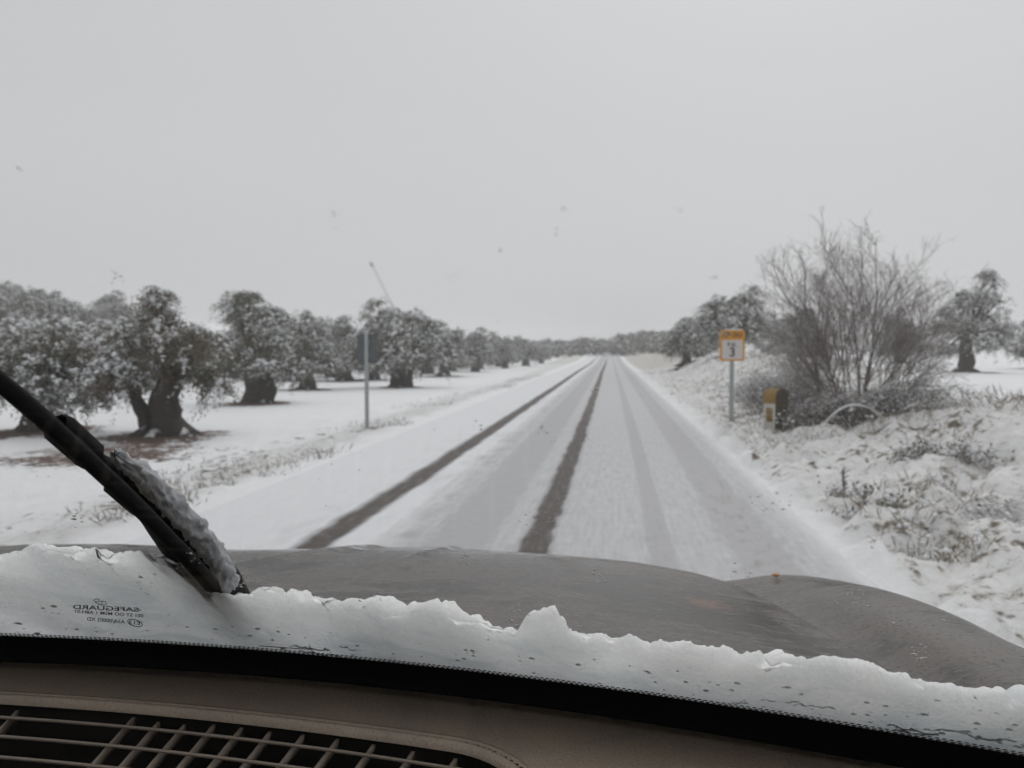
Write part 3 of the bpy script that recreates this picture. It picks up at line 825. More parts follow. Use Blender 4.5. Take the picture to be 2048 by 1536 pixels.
tangle('bramble', 1655, 800, 13.9, 1.5, .7, .62, 300, 61, 'dense brown bramble tangle at the foot of the bare tree', .5, 'bare_twig', .5)
tangle('bramble', 1790, 800, 13.6, 1.3, .9, .65, 240, 62, 'grey bramble under the right side of the bare tree', .6, 'frosted_cane', .25)
tangle('bramble', 1600, 700, 16.5, 1.7, .8, 1.15, 420, 63, 'bushy brown thicket between the yellow milestone and the bare tree', .4, 'bare_twig', .2)
tangle('bramble', 1530, 700, 19.0, 1.3, .8, .75, 200, 64, 'thin frosted thicket behind the yellow sign post', .5, 'frosted_cane', .2)
tangle('low_shrub', 1850, 890, 9.6, .6, .45, .26, 60, 65, 'dark low shrub poking through snow on the right slope', .5, 'frosted_cane', .9, .004)
tangle('low_shrub', 1935, 880, 9.2, .5, .4, .24, 36, 66, 'grey low shrub right of the dark one on the right slope', .5, 'frosted_cane', .4, .004)
tangle('low_shrub', 1785, 1010, 6.9, .40, .3, .16, 90, 67, 'small green tuft in the snow near the right fender', .6, 'bare_twig', 1.0, 0.004)
tangle('low_shrub', 1700, 960, 7.8, .5, .4, .14, 60, 68, 'flattened sprig beside the two dark weed stalks', .6, 'frosted_cane', .5, 0.004)
tangle('low_shrub', 2030, 960, 7.2, .8, .6, .26, 40, 69, 'frosted grass-like shrub at the right edge of the picture', .7, 'frosted_cane', .2, 0.004)

# snow-laden canes that arch over in front of the bare tree
for k, pts in enumerate([[(1648, 872), (1662, 838), (1692, 816), (1728, 814), (1756, 834), (1766, 846)], [(1640, 868), (1650, 846), (1672, 826), (1700, 812), (1740, 818), (1772, 842)]]):
    P = [at_y(u, v, 12.9 - 0.1 * k) for u, v in pts]
    base = np.array([P[0][0], P[0][1], zg(P[0][0], P[0][1])])
    P[0] = base - np.array([0, 0, .05])
    e = empty('arched_cane', base, ('upper' if k else 'lower') + ' of two snow-covered canes arching over below the bare tree', 'branch', 'canes arching below the bare tree')
    V, Fs = tube(spline(P, 16), np.linspace(.011, .006, 16), 7, .3, k)
    put('stalk', V, Fs, M['frosted_cane'], e)
    V, Fs = tube(spline([q + np.array([0, 0, .014]) for q in P[1:]], 16), np.linspace(.012, .007, 16), 7, .7, k + 4)
    put('snow_load', V, Fs, M['tree_snow'], e)

for k, (u, v, y, h) in enumerate([(1686, 1000, 7.3, .26), (1730, 1030, 6.8, .32)]):
    p = at_y(u, v, y); z0 = zg(p[0], y)
    g = Geo(); r = np.random.default_rng(80 + k)
    g.add(*tube(spline([(0, 0, -.05), (.01, 0, h * .4), (-.01, .01, h * .8), (0, 0, h)], 8), np.linspace(.007, .003, 8), 5))
    for q in range(26):
        zz = h * (.2 + .8 * r.random())
        ee = np.array([r.normal() * .022, r.normal() * .022, zz + .03])
        g.add(*tube(np.array([[0, 0, zz], ee * [.6, .6, 1], ee]), [.004, .006, .003], 4))
    o = obj('weed_stalk', g.mesh('weed_stalk', [M['bare_twig']]), None, label=('left, shorter' if k == 0 else 'right, taller') + ' of two dark seed-head stalks upright in right verge snow', category='weed', group='dark weed stalks')
    o.location = (p[0], y, z0)

# dry grass on both verges
rng = np.random.default_rng(90)
g = Geo()
N = 21000
side = rng.random(N)
tx = np.where(side < 0.72, 1.9 + 5.2 * rng.random(N) ** 1.1, -3.55 - 2.6 * rng.random(N) ** 1.4)
ty = 5.5 + 46 * rng.random(N) ** 1.9
clump = fbm(tx * 0.9, ty * 0.9, 3, 12)
keep = (clump > np.where(side < 0.72, 0.05, 0.12))
tx, ty, side = tx[keep], ty[keep], side[keep]
tx = tx + rng.normal(size=len(tx)) * .05; ty = ty + rng.normal(size=len(ty)) * .05
tz = ground(tx, ty)
Lb = (0.05 + 0.13 * rng.random(len(tx))) * np.where(side < 0.72, 1.0 + 0.9 * smooth(2.5, 4.5, tx), 0.9)
D = rng.normal(size=(len(tx), 3)) * np.array([.55, .55, .2]) + np.array([0, 0, 0.75])
v, f = leaves(np.stack([tx, ty, tz - .01], 1), D, Lb, 0.006 + 0.006 * rng.random(len(tx)), rng)
g.add(v, f, 0)
bsel = rng.random(len(tx)) < .42
C = np.stack([tx, ty, tz], 1)[bsel] + D[bsel] / np.linalg.norm(D[bsel], axis=1)[:, None] * (Lb[bsel] * .7)[:, None]
v, f = blobs(C, 0.010 + 0.028 * rng.random(len(C)) ** 2, .6, rng)
g.add(v, f, 1)
obj('dry_grass', g.mesh('dry_grass', [M['dry_grass'], M['tree_snow']], False), None, kind='stuff', label='dry straw grass tufts poking through the snowy verges', category='grass')

# ------------------------------------------------------------------ signs and milestone
def text_mesh(s, size, mat):
    c = bpy.data.curves.new('t', 'FONT'); c.body = s; c.size = size; c.align_x = 'CENTER'; c.align_y = 'CENTER'
    c.extrude = 0.0; c.offset = size * 0.018
    o = bpy.data.objects.new('t', c); COL.objects.link(o)
    me = bpy.data.meshes.new_from_object(o.evaluated_get(bpy.context.evaluated_depsgraph_get()))
    bpy.data.objects.remove(o); bpy.data.curves.remove(c)
    me.materials.clear(); me.materials.append(mat)
    return me

def rrect(w_, h_, r, k=6):
    P = []
    for cx, cz, a0 in ((w_ / 2 - r, h_ / 2 - r, 0), (-w_ / 2 + r, h_ / 2 - r, 90), (-w_ / 2 + r, -h_ / 2 + r, 180), (w_ / 2 - r, -h_ / 2 + r, 270)):
        for i in range(k + 1):
            a = math.radians(a0 + 90 * i / k); P.append((cx + r * math.cos(a), cz + r * math.sin(a)))
    return P

def slab(P, y0, y1):
    """prism of an outline in x,z between y0 (towards the viewer) and y1"""
    n = len(P)
    V = [(x, y0, z) for x, z in P] + [(x, y1, z) for x, z in P]
    Fs = [tuple(range(n)), tuple(range(2 * n - 1, n - 1, -1))] + [(i, i + n, (i + 1) % n + n, (i + 1) % n) for i in range(n)]
    return V, Fs

def local(name, V, Fs, mat, parent, sm=False, **t):
    return obj(name, mesh_from(name, V, Fs, [mat], None, sm), parent, **t)

def chan_post(parent, h):
    """folded steel channel"""
    a, b_, t = .034, .022, .004
    P = [(-a, -b_), (a, -b_), (a, b_), (a - t, b_), (a - t, -b_ + t), (-a + t, -b_ + t), (-a + t, b_), (-a, b_)]
    V = [(x, y, -0.3) for x, y in P] + [(x, y, h) for x, y in P]; n = len(P)
    Fs = [(i, (i + 1) % n, (i + 1) % n + n, i + n) for i in range(n)] + [tuple(range(n - 1, -1, -1)), tuple(range(n, 2 * n))]
    local('post', V, Fs, M['galvanised_steel'], parent)

# yellow kilometre sign
py = 13.8
p = at_y(1464, 700, py); z0 = zg(p[0], py)
ztop = at_y(1464, 660, py)[2] - z0; zbot = at_y(1464, 722, py)[2] - z0
s1 = empty('kilometre_sign', (p[0], py, z0), 'yellow and white kilometre sign with number three on a grey post', 'road sign')
chan_post(s1, ztop - .03)
wS, hS = 0.395, ztop - zbot
zc = (ztop + zbot) / 2
V, Fs = slab(rrect(wS, hS, .035), -.030, -.024)
pl = local('sign_plate', [(x, y, z + zc) for x, y, z in V], Fs, M['sign_yellow'], s1)
hw_ = hS * .62
V, Fs = slab(rrect(wS - .07, hw_, .02), -.0325, -.0301)
local('white_panel', [(x, y, z + zc - hS / 2 + .03 + hw_ / 2) for x, y, z in V], Fs, M['sign_white'], pl)
for s, size, dz, y_ in (('CP-262', .105, zc + hS / 2 - .08, -.0312), ('P.K.', .10, zc - hS / 2 + .03 + hw_ * .74, -.0340), ('3', .205, zc - hS / 2 + .03 + hw_ * .34, -.0340)):
    o = obj('lettering', text_mesh(s, size, M['sign_black']), pl)
    o.rotation_euler = (math.pi / 2, 0, 0); o.location = (0, y_, dz)
V, Fs = blobs(np.stack([np.linspace(-.12, .15, 14), np.full(14, -.027), ztop + .004 + 0 * np.linspace(0, 1, 14)], 1), np.full(14, .017), 1.0, np.random.default_rng(3))
local('snow_load', V, Fs, M['tree_snow'], s1, True)
for dz in (-.12, .12):
    V, Fs = box((0, -.019, zc + dz), (.09, .012, .03)); local('clamp', V, Fs, M['galvanised_steel'], s1)

# left sign seen from behind
py = 14.4
p = at_y(733, 700, py); z0 = zg(p[0], py)
ztop = at_y(733, 668, py)[2] - z0; zbot = at_y(733, 727, py)[2] - z0
s2 = empty('road_sign', (p[0], py, z0), 'grey back of a small road sign on a steel post at the left verge', 'road sign')
a = .033
P = rrect(2 * a, .05, .008, 2)
V = [(x, y, -.3) for x, y in P] + [(x, y, ztop + .03) for x, y in P]; n_ = len(P)
local('post', V, [(i, (i + 1) % n_, (i + 1) % n_ + n_, i + n_) for i in range(n_)] + [tuple(range(n_ - 1, -1, -1)), tuple(range(n_, 2 * n_))], M['galvanised_steel'], s2)
V, Fs = slab(rrect(.37, ztop - zbot, .03), .028, .034)
local('sign_plate', [(x + .005, y, z + (ztop + zbot) / 2) for x, y, z in V], Fs, M['plate_back'], s2)
for dz in (-.13, .13):
    V, Fs = box((0, .0265, (ztop + zbot) / 2 + dz), (.10, .003, .03)); local('clamp', V, Fs, M['galvanised_steel'], s2)
V, Fs = blobs(np.stack([np.linspace(-.03, .03, 4), np.zeros(4), np.full(4, ztop + .035)], 1), np.full(4, .014), 1.0, np.random.default_rng(4))
local('snow_load', V, Fs, M['tree_snow'], s2, True)

# old kilometre stone: arched slab, narrow side towards the road
py = 13.7
p = at_y(1553, 700, py); z0 = at_y(1553, 868, py)[2]
ms = empty('milestone', (p[0], py, z0), 'old stone milestone with yellow top and white side behind the yellow sign', 'milestone', rz=math.radians(50))
wM, hM, tM = .40, .74, .20
def arch(zlo, zhi, g=0.0):
    r = wM / 2; P = []
    spring = hM - r * .62
    pts = []
    for i in range(25):
        a = math.pi * i / 24
        pts.append((r * math.cos(a), spring + r * .62 * math.sin(a)))
    P = [(-r, zlo), (r, zlo)] + [q for q in pts if q[1] > zlo] if zhi > spring else [(-r, zlo), (r, zlo), (r, zhi), (-r, zhi)]
    return [(x * (1 + g), z) for x, z in P]
V, Fs = slab(arch(-.15, .50), -tM / 2, tM / 2); local('lower_stone', V, Fs, M['stone_white'], ms)
V, Fs = slab(arch(.502, hM), -tM / 2 - .006, tM / 2 + .006); local('yellow_cap', V, Fs, M['stone_yellow'], ms)
V, Fs = box((-wM / 2 - .002, 0, .32), (.006, .11, .22)); local('yellow_panel', V, Fs, M['stone_yellow'], ms)
V, Fs = slab([(x * .985, min(z, hM - .008)) for x, z in arch(-.15, hM)], -tM / 2 - .012, -tM / 2 - .007); local('shaded_face', V, Fs, M['stone_shaded'], ms)  # dark dirty sheet, the shade of the unlit broad side painted in

# ------------------------------------------------------------------ the car
XC = -0.42
car = empty('car', (XC, 0, 0), 'grey car seen from its passenger seat, wet snow along the windscreen base', 'car')
ALPHA = math.radians(38)
CA, SA = math.cos(ALPHA), math.sin(ALPHA)
ZF = 1.05                                   # height where the black print of the glass starts to fade
fr = np.array([at_z(u, v, ZF) for u, v in [(0, 1267), (342, 1288), (650, 1311), (992, 1344), (1348, 1393), (1690, 1442), (2048, 1513)]])
PF = np.polyfit(fr[:, 0], fr[:, 1], 2)
def yb(x):
    x = np.asarray(x, float)
    v0 = -PF[1] / (2 * PF[0])
    return np.polyval(PF, np.where(x < v0, v0 + (v0 - x) * 0.9, x))

def glass(x, t, o=0.0):
    """point on the windscreen: t metres up the slope from the print edge, o metres outwards"""
    x = np.asarray(x, float); t = np.asarray(t, float)
    return np.stack(np.broadcast_arrays(x, yb(x) - t * CA + o * SA, ZF + t * SA + o * CA), -1)

def on_glass(u, v, o=0.0):
    d = ray(u, v)
    def g(s):
        p = EYE + d * s
        t = (p[2] - ZF - o * CA) / SA
        return p[1] - (float(yb(p[0])) - t * CA + o * SA), p, t
    a, b_ = 0.02, 3.0
    for _ in range(60):
        m_ = (a + b_) / 2
        if g(m_)[0] > 0:
            b_ = m_
        else:
            a = m_
    _, p, t = g((a + b_) / 2)
    return p, p[0], t

XL, XR = -1.32, 0.50
gx = np.linspace(XL, XR, 90); gt = np.linspace(-.105, .84, 40)
GX, GT = np.meshgrid(gx, gt)
inn = glass(GX, GT, 0.0).reshape(-1, 3); out = glass(GX, GT, 0.005).reshape(-1, 3)
f0 = grid_faces(len(gt), len(gx)); nI = len(inn)
nc_ = len(gx); nr_ = len(gt)
rim = list(range(nc_)) + [r * nc_ + nc_ - 1 for r in range(1, nr_)] + list(range((nr_ - 1) * nc_ + nc_ - 2, (nr_ - 1) * nc_ - 1, -1)) + [r * nc_ for r in range(nr_ - 2, 0, -1)]
rimf = np.array([[rim[i], rim[(i + 1) % len(rim)], rim[(i + 1) % len(rim)] + nI, rim[i] + nI] for i in range(len(rim))])
ws = put('windscreen', np.concatenate([inn, out]), np.concatenate([f0[:, ::-1], f0 + nI, rimf]), M['windscreen_glass'], car)
# printed border, solid then dots, on the inner face
def band(t0, t1, n=300, o=-0.0012, nt_=6):
    X_, T_ = np.meshgrid(np.linspace(XL, XR, n), np.linspace(t0, t1, nt_))
    return glass(X_, T_, o).reshape(-1, 3), grid_faces(nt_, n), X_, (T_ - t0) / (t1 - t0)
V, Fs, _, _ = band(-.105, 0.0)
put('black_border', V, Fs, M['frit_black'], ws)
V, Fs, U_, W_ = band(0.0, .0095)
fd = put('border_dots', V, Fs, M['frit_dots'], ws)
uvl = fd.data.uv_layers.new(name='UVMap')
li = np.empty(len(fd.data.loops), np.int32); fd.data.loops.foreach_get('vertex_index', li)
arc = np.concatenate([[0], np.cumsum(np.hypot(np.diff(U_[0]), np.diff(yb(U_[0]))))])
uvs = np.stack([np.tile(arc, (U_.shape[0], 1)).ravel(), W_.ravel()], 1)[li]
uvl.data.foreach_set('uv', uvs.astype(np.float32).ravel())
# etched maker's marks, mirrored because they read from outside
def etch(s, u0, v0, u1, v1, size_v, nm='etched_mark'):
    me = text_mesh(s, 1.0, M['etch_print'])
    co = np.empty(len(me.vertices) * 3); me.vertices.foreach_get('co', co); co = co.reshape(-1, 3)
    lo, hi = co[:, 0].min(), co[:, 0].max()
    out_ = []
    for x, y_, _z in co:
        q = 1 - (x - lo) / (hi - lo)
        u = u0 + (u1 - u0) * q; v = v0 + (v1 - v0) * q - y_ * size_v + 0.0
        pp, xx, tt = on_glass(u, v, -0.0015); out_.append(pp)
    me.vertices.foreach_set('co', (np.array(out_) - wloc(ws)).astype(np.float32).ravel()); me.update()
    me.flip_normals()
    obj(nm, me, ws)
etch('SAFEGUARD', 146, 1214, 277, 1220, 12)
etch('001 ST OO M5M 1 A8H-01', 150, 1223, 287, 1232, 9)
etch('A3A/00002 XD', 174, 1238, 250, 1244, 10)
etch('E13', 258, 1245, 280, 1247, 10)
def stroke(pts, wpx, nm, mat='etch_print', close=False, o=-0.0015):
    pts = np.array(pts, float); n_ = len(pts)
    V = []
    for i in range(n_):
        t_ = pts[(i + 1) % n_] - pts[i - 1] if close else pts[min(i + 1, n_ - 1)] - pts[max(i - 1, 0)]
        nn = np.array([-t_[1], t_[0]]) / (np.linalg.norm(t_) + 1e-9) * wpx / 2
        V += [on_glass(*(pts[i] + nn), o)[0], on_glass(*(pts[i] - nn), o)[0]]
    Fs = [(2 * i, 2 * i + 1, 2 * ((i + 1) % n_) + 1, 2 * ((i + 1) % n_)) for i in range(n_ if close else n_ - 1)]
    put(nm, V, np.array(Fs), M[mat], ws)
stroke([(270 + 14.5 * math.cos(a) + 2 * math.sin(a), 1246 + 7 * math.sin(a) + 2.5 * math.cos(a)) for a in np.linspace(0, 6.283, 24, endpoint=False)], 1.7, 'etched_ring', close=True)
for pts, cl in (([(187, 1201), (193, 1197.5), (199, 1199), (196, 1203), (191, 1203.5)], True), ([(190, 1204), (197, 1208), (199, 1202), (205, 1203)], False), ([(205, 1202), (211, 1203), (213, 1210), (205, 1210), (202, 1208)], True), ([(193, 1206), (199, 1209.5), (206, 1210.5)], False)):
    stroke(pts, 1.5, 'etched_emblem', close=cl)
stroke([(518, 1291.5), (570, 1295.5), (622, 1299)], 1.6, 'aerial_wire')
stroke([(618, 1290), (623, 1299), (628, 1309)], 1.8, 'aerial_wire')
stroke([(742, 527), (752, 545), (775, 592), (800, 640)], 0.9, 'scratch')
stroke([(741, 525), (745, 533)], 3.0, 'scratch')

# melting snow, ice crumbs and drops on the outer face
rng = np.random.default_rng(17)
CL = [(480, 630, 26, 26), (665, 425, 16, 9), (905, 548, 10, 7), (1075, 1035, 22, 26), (1030, 1225, 26, 30), (1710, 1205, 24, 30), (1000, 690, 4, 8), (1650, 800, 40, 14), (1840, 1310, 22, 14), (1480, 1150, 20, 22), (1545, 1000, 24, 30),
      (1740, 1085, 10, 10), (375, 1120, 22, 18), (150, 1030, 18, 14), (235, 550, 20, 10), (760, 1190, 10, 14), (930, 1110, 14, 10), (1185, 780, 6, 5), (870, 720, 8, 6), (1000, 500, 4, 3), (1362, 420, 6, 5), (1130, 415, 6, 5), (670, 455, 5, 5),
      (1525, 128, 4, 3), (38, 335, 5, 4), (1112, 465, 3, 5), (290, 1172, 20, 16), (480, 1160, 20, 14), (1095, 860, 14, 12), (960, 850, 6, 10), (1410, 710, 12, 12), (1450, 670, 20, 6), (1200, 1150, 20, 12), (700, 1200, 8, 20), (1860, 490, 6, 6), (1430, 555, 10, 6)]
g = Geo()
pts = []; rad = []
for u, v, n_, sp2 in CL:
    for q in range(n_):
        pts.append((u + rng.normal() * sp2 * .75, v + rng.normal() * sp2 * .75)); rad.append(0.0004 + 0.0011 * rng.random() ** 2)
for q in range(330):
    pts.append((rng.random() * 2048, 560 + 780 * rng.random())); rad.append(0.00025 + 0.0006 * rng.random() ** 3)
for q in range(420):                        # drops low on the glass
    u = rng.random() * 2048
    pts.append((u, 1262 + 0.11 * u - 75 * rng.random() ** 1.3)); rad.append(0.0004 + 0.0018 * rng.random() ** 4)
for q in range(26):                         # melt water creeping along the print
    u = 1400 + 640 * rng.random() if q < 18 else 560 + 800 * rng.random(); v = 1262 + 0.115 * u - 8 - 42 * rng.random() ** 2 + (6 if u > 1400 else -2)
    for k in range(rng.integers(6, 26)):
        u += 3.2 + 2 * rng.random(); v += .45 + rng.normal() * 1.3
        pts.append((u, v)); rad.append(0.0006 + 0.0009 * rng.random())
for (u, v), r in zip(pts, rad):
    pp, xx, tt = on_glass(u, v, 0.0055)
    r *= (np.linalg.norm(pp - EYE) / .75) ** 1.25 * (.7 if v < 640 else 1.0)
    k = 7; a = rng.random() * 6.28 + np.arange(k) * 6.283 / k
    rr = r * (0.7 + 0.6 * rng.random(k))
    ring = glass(xx + np.cos(a) * rr * 1.3, tt + np.sin(a) * rr, 0.0053)
    top = glass(xx + np.cos(a) * rr * .7, tt + np.sin(a) * rr * .6, 0.0053 + r * .5)
    V = np.concatenate([ring, top, glass(np.array([xx]), np.array([tt]), 0.0053 + r * .7), glass(np.array([xx]), np.array([tt]), 0.0053)])
    i = np.arange(k); j = (i + 1) % k
    Fs = np.concatenate([np.stack([i, j, j + k, i + k], 1), np.stack([i + k, j + k, np.full(k, 2 * k), np.full(k, 2 * k)], 1), np.stack([j, i, np.full(k, 2 * k + 1), np.full(k, 2 * k + 1)], 1)])
    g.add(V - wloc(ws), Fs)
obj('ice_crumbs', g.mesh('ice_crumbs', [M['ice_bits']]), ws, kind='stuff')

# bonnet and front wings: lofted from the cowl (R) to the front shoulder line (E)
LOFT = [  # u, v, z of the outline as seen; x at the cowl
    (-220, 1120, .93, -1.44), (-120, 1092, .93, -1.38), (0, 1083, .93, -1.30), (150, 1079, .93, -1.18), (290, 1081, .93, -1.05), (450, 1090, .93, -.90), (600, 1089, .93, -.74), (700, 1089, .93, -.62), (860, 1085, .93, -.44),
    (1000, 1094, .93, -.27), (1150, 1106, .93, -.10), (1300, 1121, .927, .10), (1400, 1139, .922, .28), (1448, 1152, .92, .42)]
WING = [(1448.8, 1152.2, .92, .4212), (1490, 1147, .924, .45), (1540, 1140, .932, .475), (1600, 1140, .94, .50), (1700, 1155, .945, .525), (1800, 1185, .95, .545), (1900, 1225, .955, .56), (2048, 1290, .96, .58), (2200, 1375, .965, .60), (2330, 1470, .97, .615)]
def loft(L, ncol, nrow, bumpf, first_row=0.0):
    E = np.array([at_z(u, v, z) for u, v, z, _ in L]); Rx = np.array([q[3] for q in L])
    E = spline(E, ncol); Rx = np.interp(np.linspace(0, 1, ncol), np.linspace(0, 1, len(L)), Rx)
    R = np.stack([Rx, yb(Rx) + 0.13, np.full(ncol, 0.985) - 0.03 * ((Rx - XC) / 1.0) ** 2], 1)
    rows = []
    for j in range(nrow):
        q = j / (nrow - 1)
        P = R * (1 - q) + E * q
        P[:, 2] += 0.030 * 4 * q * (1 - q) * 0.55 - 0.010 * q ** 6
        P = bumpf(P, q, np.linspace(0, 1, ncol))
        rows.append(P)
    dirv = E - R; dirv[:, 2] = 0; dirv /= np.linalg.norm(dirv, axis=1)[:, None] + 1e-6
    for do, dz in ((.012, .006), (.03, .025), (.05, .065), (.065, .14), (.07, .26)):
        P = rows[nrow - 1].copy() + dirv * do; P[:, 2] -= dz; rows.append(P)
    V = np.concatenate(rows)
    return V, grid_faces(len(rows), ncol)
def hood_bump(P, q, s):
    x, y = P[:, 0], P[:, 1]
    P = P.copy()
    env = np.sin(math.pi * min(1, q * 1.05)) ** .7 if q < .95 else .3
    c1 = -.39 + .05 * (y - 1.34) / .36
    P[:, 2] += .006 * np.exp(-((x - c1) / .011) ** 2) * smooth(1.18, 1.35, y)
    c2 = -.64 + .13 * (y - 1.38) / .36
    P[:, 2] += .009 * np.exp(-((x - c2) / .03) ** 2) * smooth(1.05, 1.3, y)
    P[:, 2] += .012 * np.exp(-((x + .1 - .1 * (y - 1.2)) / .18) ** 2) * env
    P[:, 2] -= .010 * smooth(.86, 1.0, s) * math.sin(math.pi * min(q, 1)) 
    P[:, 2] += .0008 * fbm(x * 9, y * 9, 3, 15) + .004 * np.maximum(0, fbm(x * 30, y * 30, 3, 19) - .05) * (q > .93)
    return P
def wing_bump(P, q, s):
    P = P.copy()
    P[:, 2] += .022 * np.sin(math.pi * np.clip(s * 1.9, 0, 1)) * math.sin(math.pi * min(q * .9 + .1, 1)) - .010 * (1 - smooth(0, .14, s)) * math.sin(math.pi * min(q, 1))
    return P
V, Fs = loft(LOFT, 150, 70, hood_bump)
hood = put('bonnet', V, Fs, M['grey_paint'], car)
sn = 0.9 * np.exp(-((V[:, 0] + .58) / .16) ** 2 - ((V[:, 1] - 1.70) / .10) ** 2) + .6 * np.exp(-((V[:, 0] + .30) / .2) ** 2 - ((V[:, 1] - 1.66) / .05) ** 2) + .35 * smooth(1.62, 1.72, V[:, 1])
a_ = hood.data.attributes.new('snowy', 'FLOAT', 'POINT'); a_.data.foreach_set('value', np.clip(sn, 0, 1).astype(np.float32))
V, Fs = loft(WING, 70, 60, wing_bump)
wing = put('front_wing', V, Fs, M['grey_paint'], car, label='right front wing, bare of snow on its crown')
ORANGE_REFL_V.inputs[1].default_value = tuple(at_z(1418, 1216, .955) - wloc(car))  # centre of the painted orange reflection
# solid orange spot added for an orange reflection at the wing's tip
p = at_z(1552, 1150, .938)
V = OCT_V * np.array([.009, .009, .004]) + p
put('orange_spot', V, OCT_F, plain('spot_orange', (.5, .2, .07), .4, 0, .1, 30), car)
# cowl between bonnet and glass
cxs = np.linspace(XL - .05, XR + .08, 80)
rowA = glass(cxs, -.10 + 0 * cxs, .006); rowB = np.stack([cxs, yb(cxs) + .155, np.full(80, .962)], 1)
put('cowl', np.concatenate([rowA, (rowA + rowB) / 2 - [0, 0, .02], rowB]), grid_faces(3, 80), M['black_plastic'], car)

# dashboard: front edge under the glass, centre vent sunk into the top
ZD = 1.0
dx = np.linspace(XL + .02, XR - .02, 331)
def dash_front(x):
    return yb(x) + .064 - .005
VENT_P = np.array([at_z(u, v, ZD)[:2] for u, v in [(0, 1388), (350, 1410), (700, 1446), (900, 1480), (1000, 1505), (1062, 1534)]])
VR = VENT_P[-1, 0] + .012; VL = VENT_P[0, 0] - .02 - .22
pv = np.polyfit(VENT_P[:5, 0], VENT_P[:5, 1] - dash_front(VENT_P[:5, 0]), 1)
def vent_w(x, y):
    """distance behind the vent's front edge"""
    return (dash_front(x) + pv[1] + pv[0] * x * 0.6 + pv[0] * 0.4 * VENT_P[2, 0]) - y
VD = .24
def vent_sd(x, y):
    wq = vent_w(x, y)
    cxv = (VL + VR) / 2; hx = (VR - VL) / 2; rr = .085
    ax = np.abs(x - cxv) - (hx - rr); ay = np.abs(wq - VD / 2) - (VD / 2 - rr)
    return np.hypot(np.maximum(ax, 0), np.maximum(ay, 0)) + np.minimum(np.maximum(ax, ay), 0) - rr
qs = np.linspace(0, 1, 220)
DX, DQ = np.meshgrid(dx, qs)
yf = dash_front(DX); DY = yf + (0.30 - yf) * DQ
sd = vent_sd(DX, DY)
DZ = ZD - .012 * smooth(.55, 1.0, DQ) - .004 * (1 - smooth(0, .05, DQ)) - .075 * (1 - smooth(-.0075, -.0015, sd)) + .0015 * fbm(DX * 6, DY * 6, 2, 3)
V = np.stack([DX, DY, DZ], -1).reshape(-1, 3)
last = V[-len(dx):]
ext = [last + np.array([0, -.03, -.02]), last + np.array([0, -.035, -.10]), last + np.array([0, .02, -.32]), last + np.array([0, .06, -.6])]
fcs = grid_faces(len(qs) + 4, len(dx))
cz_ = np.concatenate([V] + ext)
duct = (sd.ravel() < -.0012)
mi = np.zeros(len(fcs), int); inside = np.concatenate([duct, np.zeros(4 * len(dx), bool)])
mi[inside[fcs].any(1)] = 1
dash = put('dashboard', cz_, fcs, [M['dash_plastic'], M['duct_dark']], car, mi)
# rim of the vent
def vent_outline(off, n=200):
    cxv = (VL + VR) / 2; hx = (VR - VL) / 2 - off; hy = VD / 2 - off; rr = .085 - off
    P = []
    for sx_, sy_, a0 in ((1, 1, 0), (-1, 1, 90), (-1, -1, 180), (1, -1, 270)):
        for i in range(14):
            a = math.radians(a0 + 90 * i / 13)
            P.append((cxv + sx_ * (hx - rr) + rr * math.cos(a), VD / 2 - sy_ * (hy - rr) - rr * math.sin(a)))
    Q = []
    for i in range(len(P)):
        a = np.array(P[i]); b_ = np.array(P[(i + 1) % len(P)]); k = max(1, int(np.linalg.norm(b_ - a) / .012))
        for q in range(k):
            Q.append(a + (b_ - a) * q / k)
    Q = np.array(Q)
    x = Q[:, 0]; w0 = vent_w(x, 0 * x)
    return np.stack([x, w0 - Q[:, 1], np.zeros(len(x))], 1)
def ring_tube(P, prof, z):
    n_ = len(P); T = np.roll(P, -1, 0) - np.roll(P, 1, 0); T /= np.linalg.norm(T, axis=1)[:, None]
    N = np.stack([T[:, 1], -T[:, 0], 0 * T[:, 0]], 1)
    rows = np.stack([P + N * a + np.array([0, 0, z + b_]) for a, b_ in prof], 1)   # n, k, 3
    k = len(prof); V = rows.reshape(-1, 3)
    Fs = []
    for i in range(n_):
        for j in range(k - 1):
            a = i * k + j; b_ = ((i + 1) % n_) * k + j
            Fs.append((a, b_, b_ + 1, a + 1))
    return V, np.array(Fs)
PO = vent_outline(0.0)
V, Fs = ring_tube(PO, [(.0088, -.0012), (.0080, .0006), (.0030, .0008), (.0024, -.0025), (.0006, -.0025), (.0, .0006), (-.0018, .0016), (-.0042, .0010), (-.0064, -.003), (-.0070, -.007)], ZD)
put('vent_rim', V, Fs, M['dash_plastic'], dash)
def inside(x, w_):
    y = vent_w(x, 0 * x) - w_
    return vent_sd(x, y) < -.006
for k, w_ in enumerate((.037, .073, .108, .143, .178, .212)):
    x = np.linspace(VL, VR, 260); x = x[inside(x, w_)]
    y = vent_w(x, 0 * x) - w_
    hw, h0, h1 = .0008, -.004, -.0068
    V = np.concatenate([np.stack([x, y + s_ * hw, np.full(len(x), ZD + h_)], 1) for s_, h_ in ((-1, h0), (1, h0), (1, h1), (-1, h1))])
    n_ = len(x); Fs = []
    for q in range(4):
        for i in range(n_ - 1):
            Fs.append((q * n_ + i, q * n_ + i + 1, ((q + 1) % 4) * n_ + i + 1, ((q + 1) % 4) * n_ + i))
    put('vent_slat', V, np.array(Fs), M['vent_plastic'], dash, None, False)
rib_u = [45, -40, 277, 332, 384, 437, 492, 550, 615, 684, 756, 835, 920, 1000, -120]
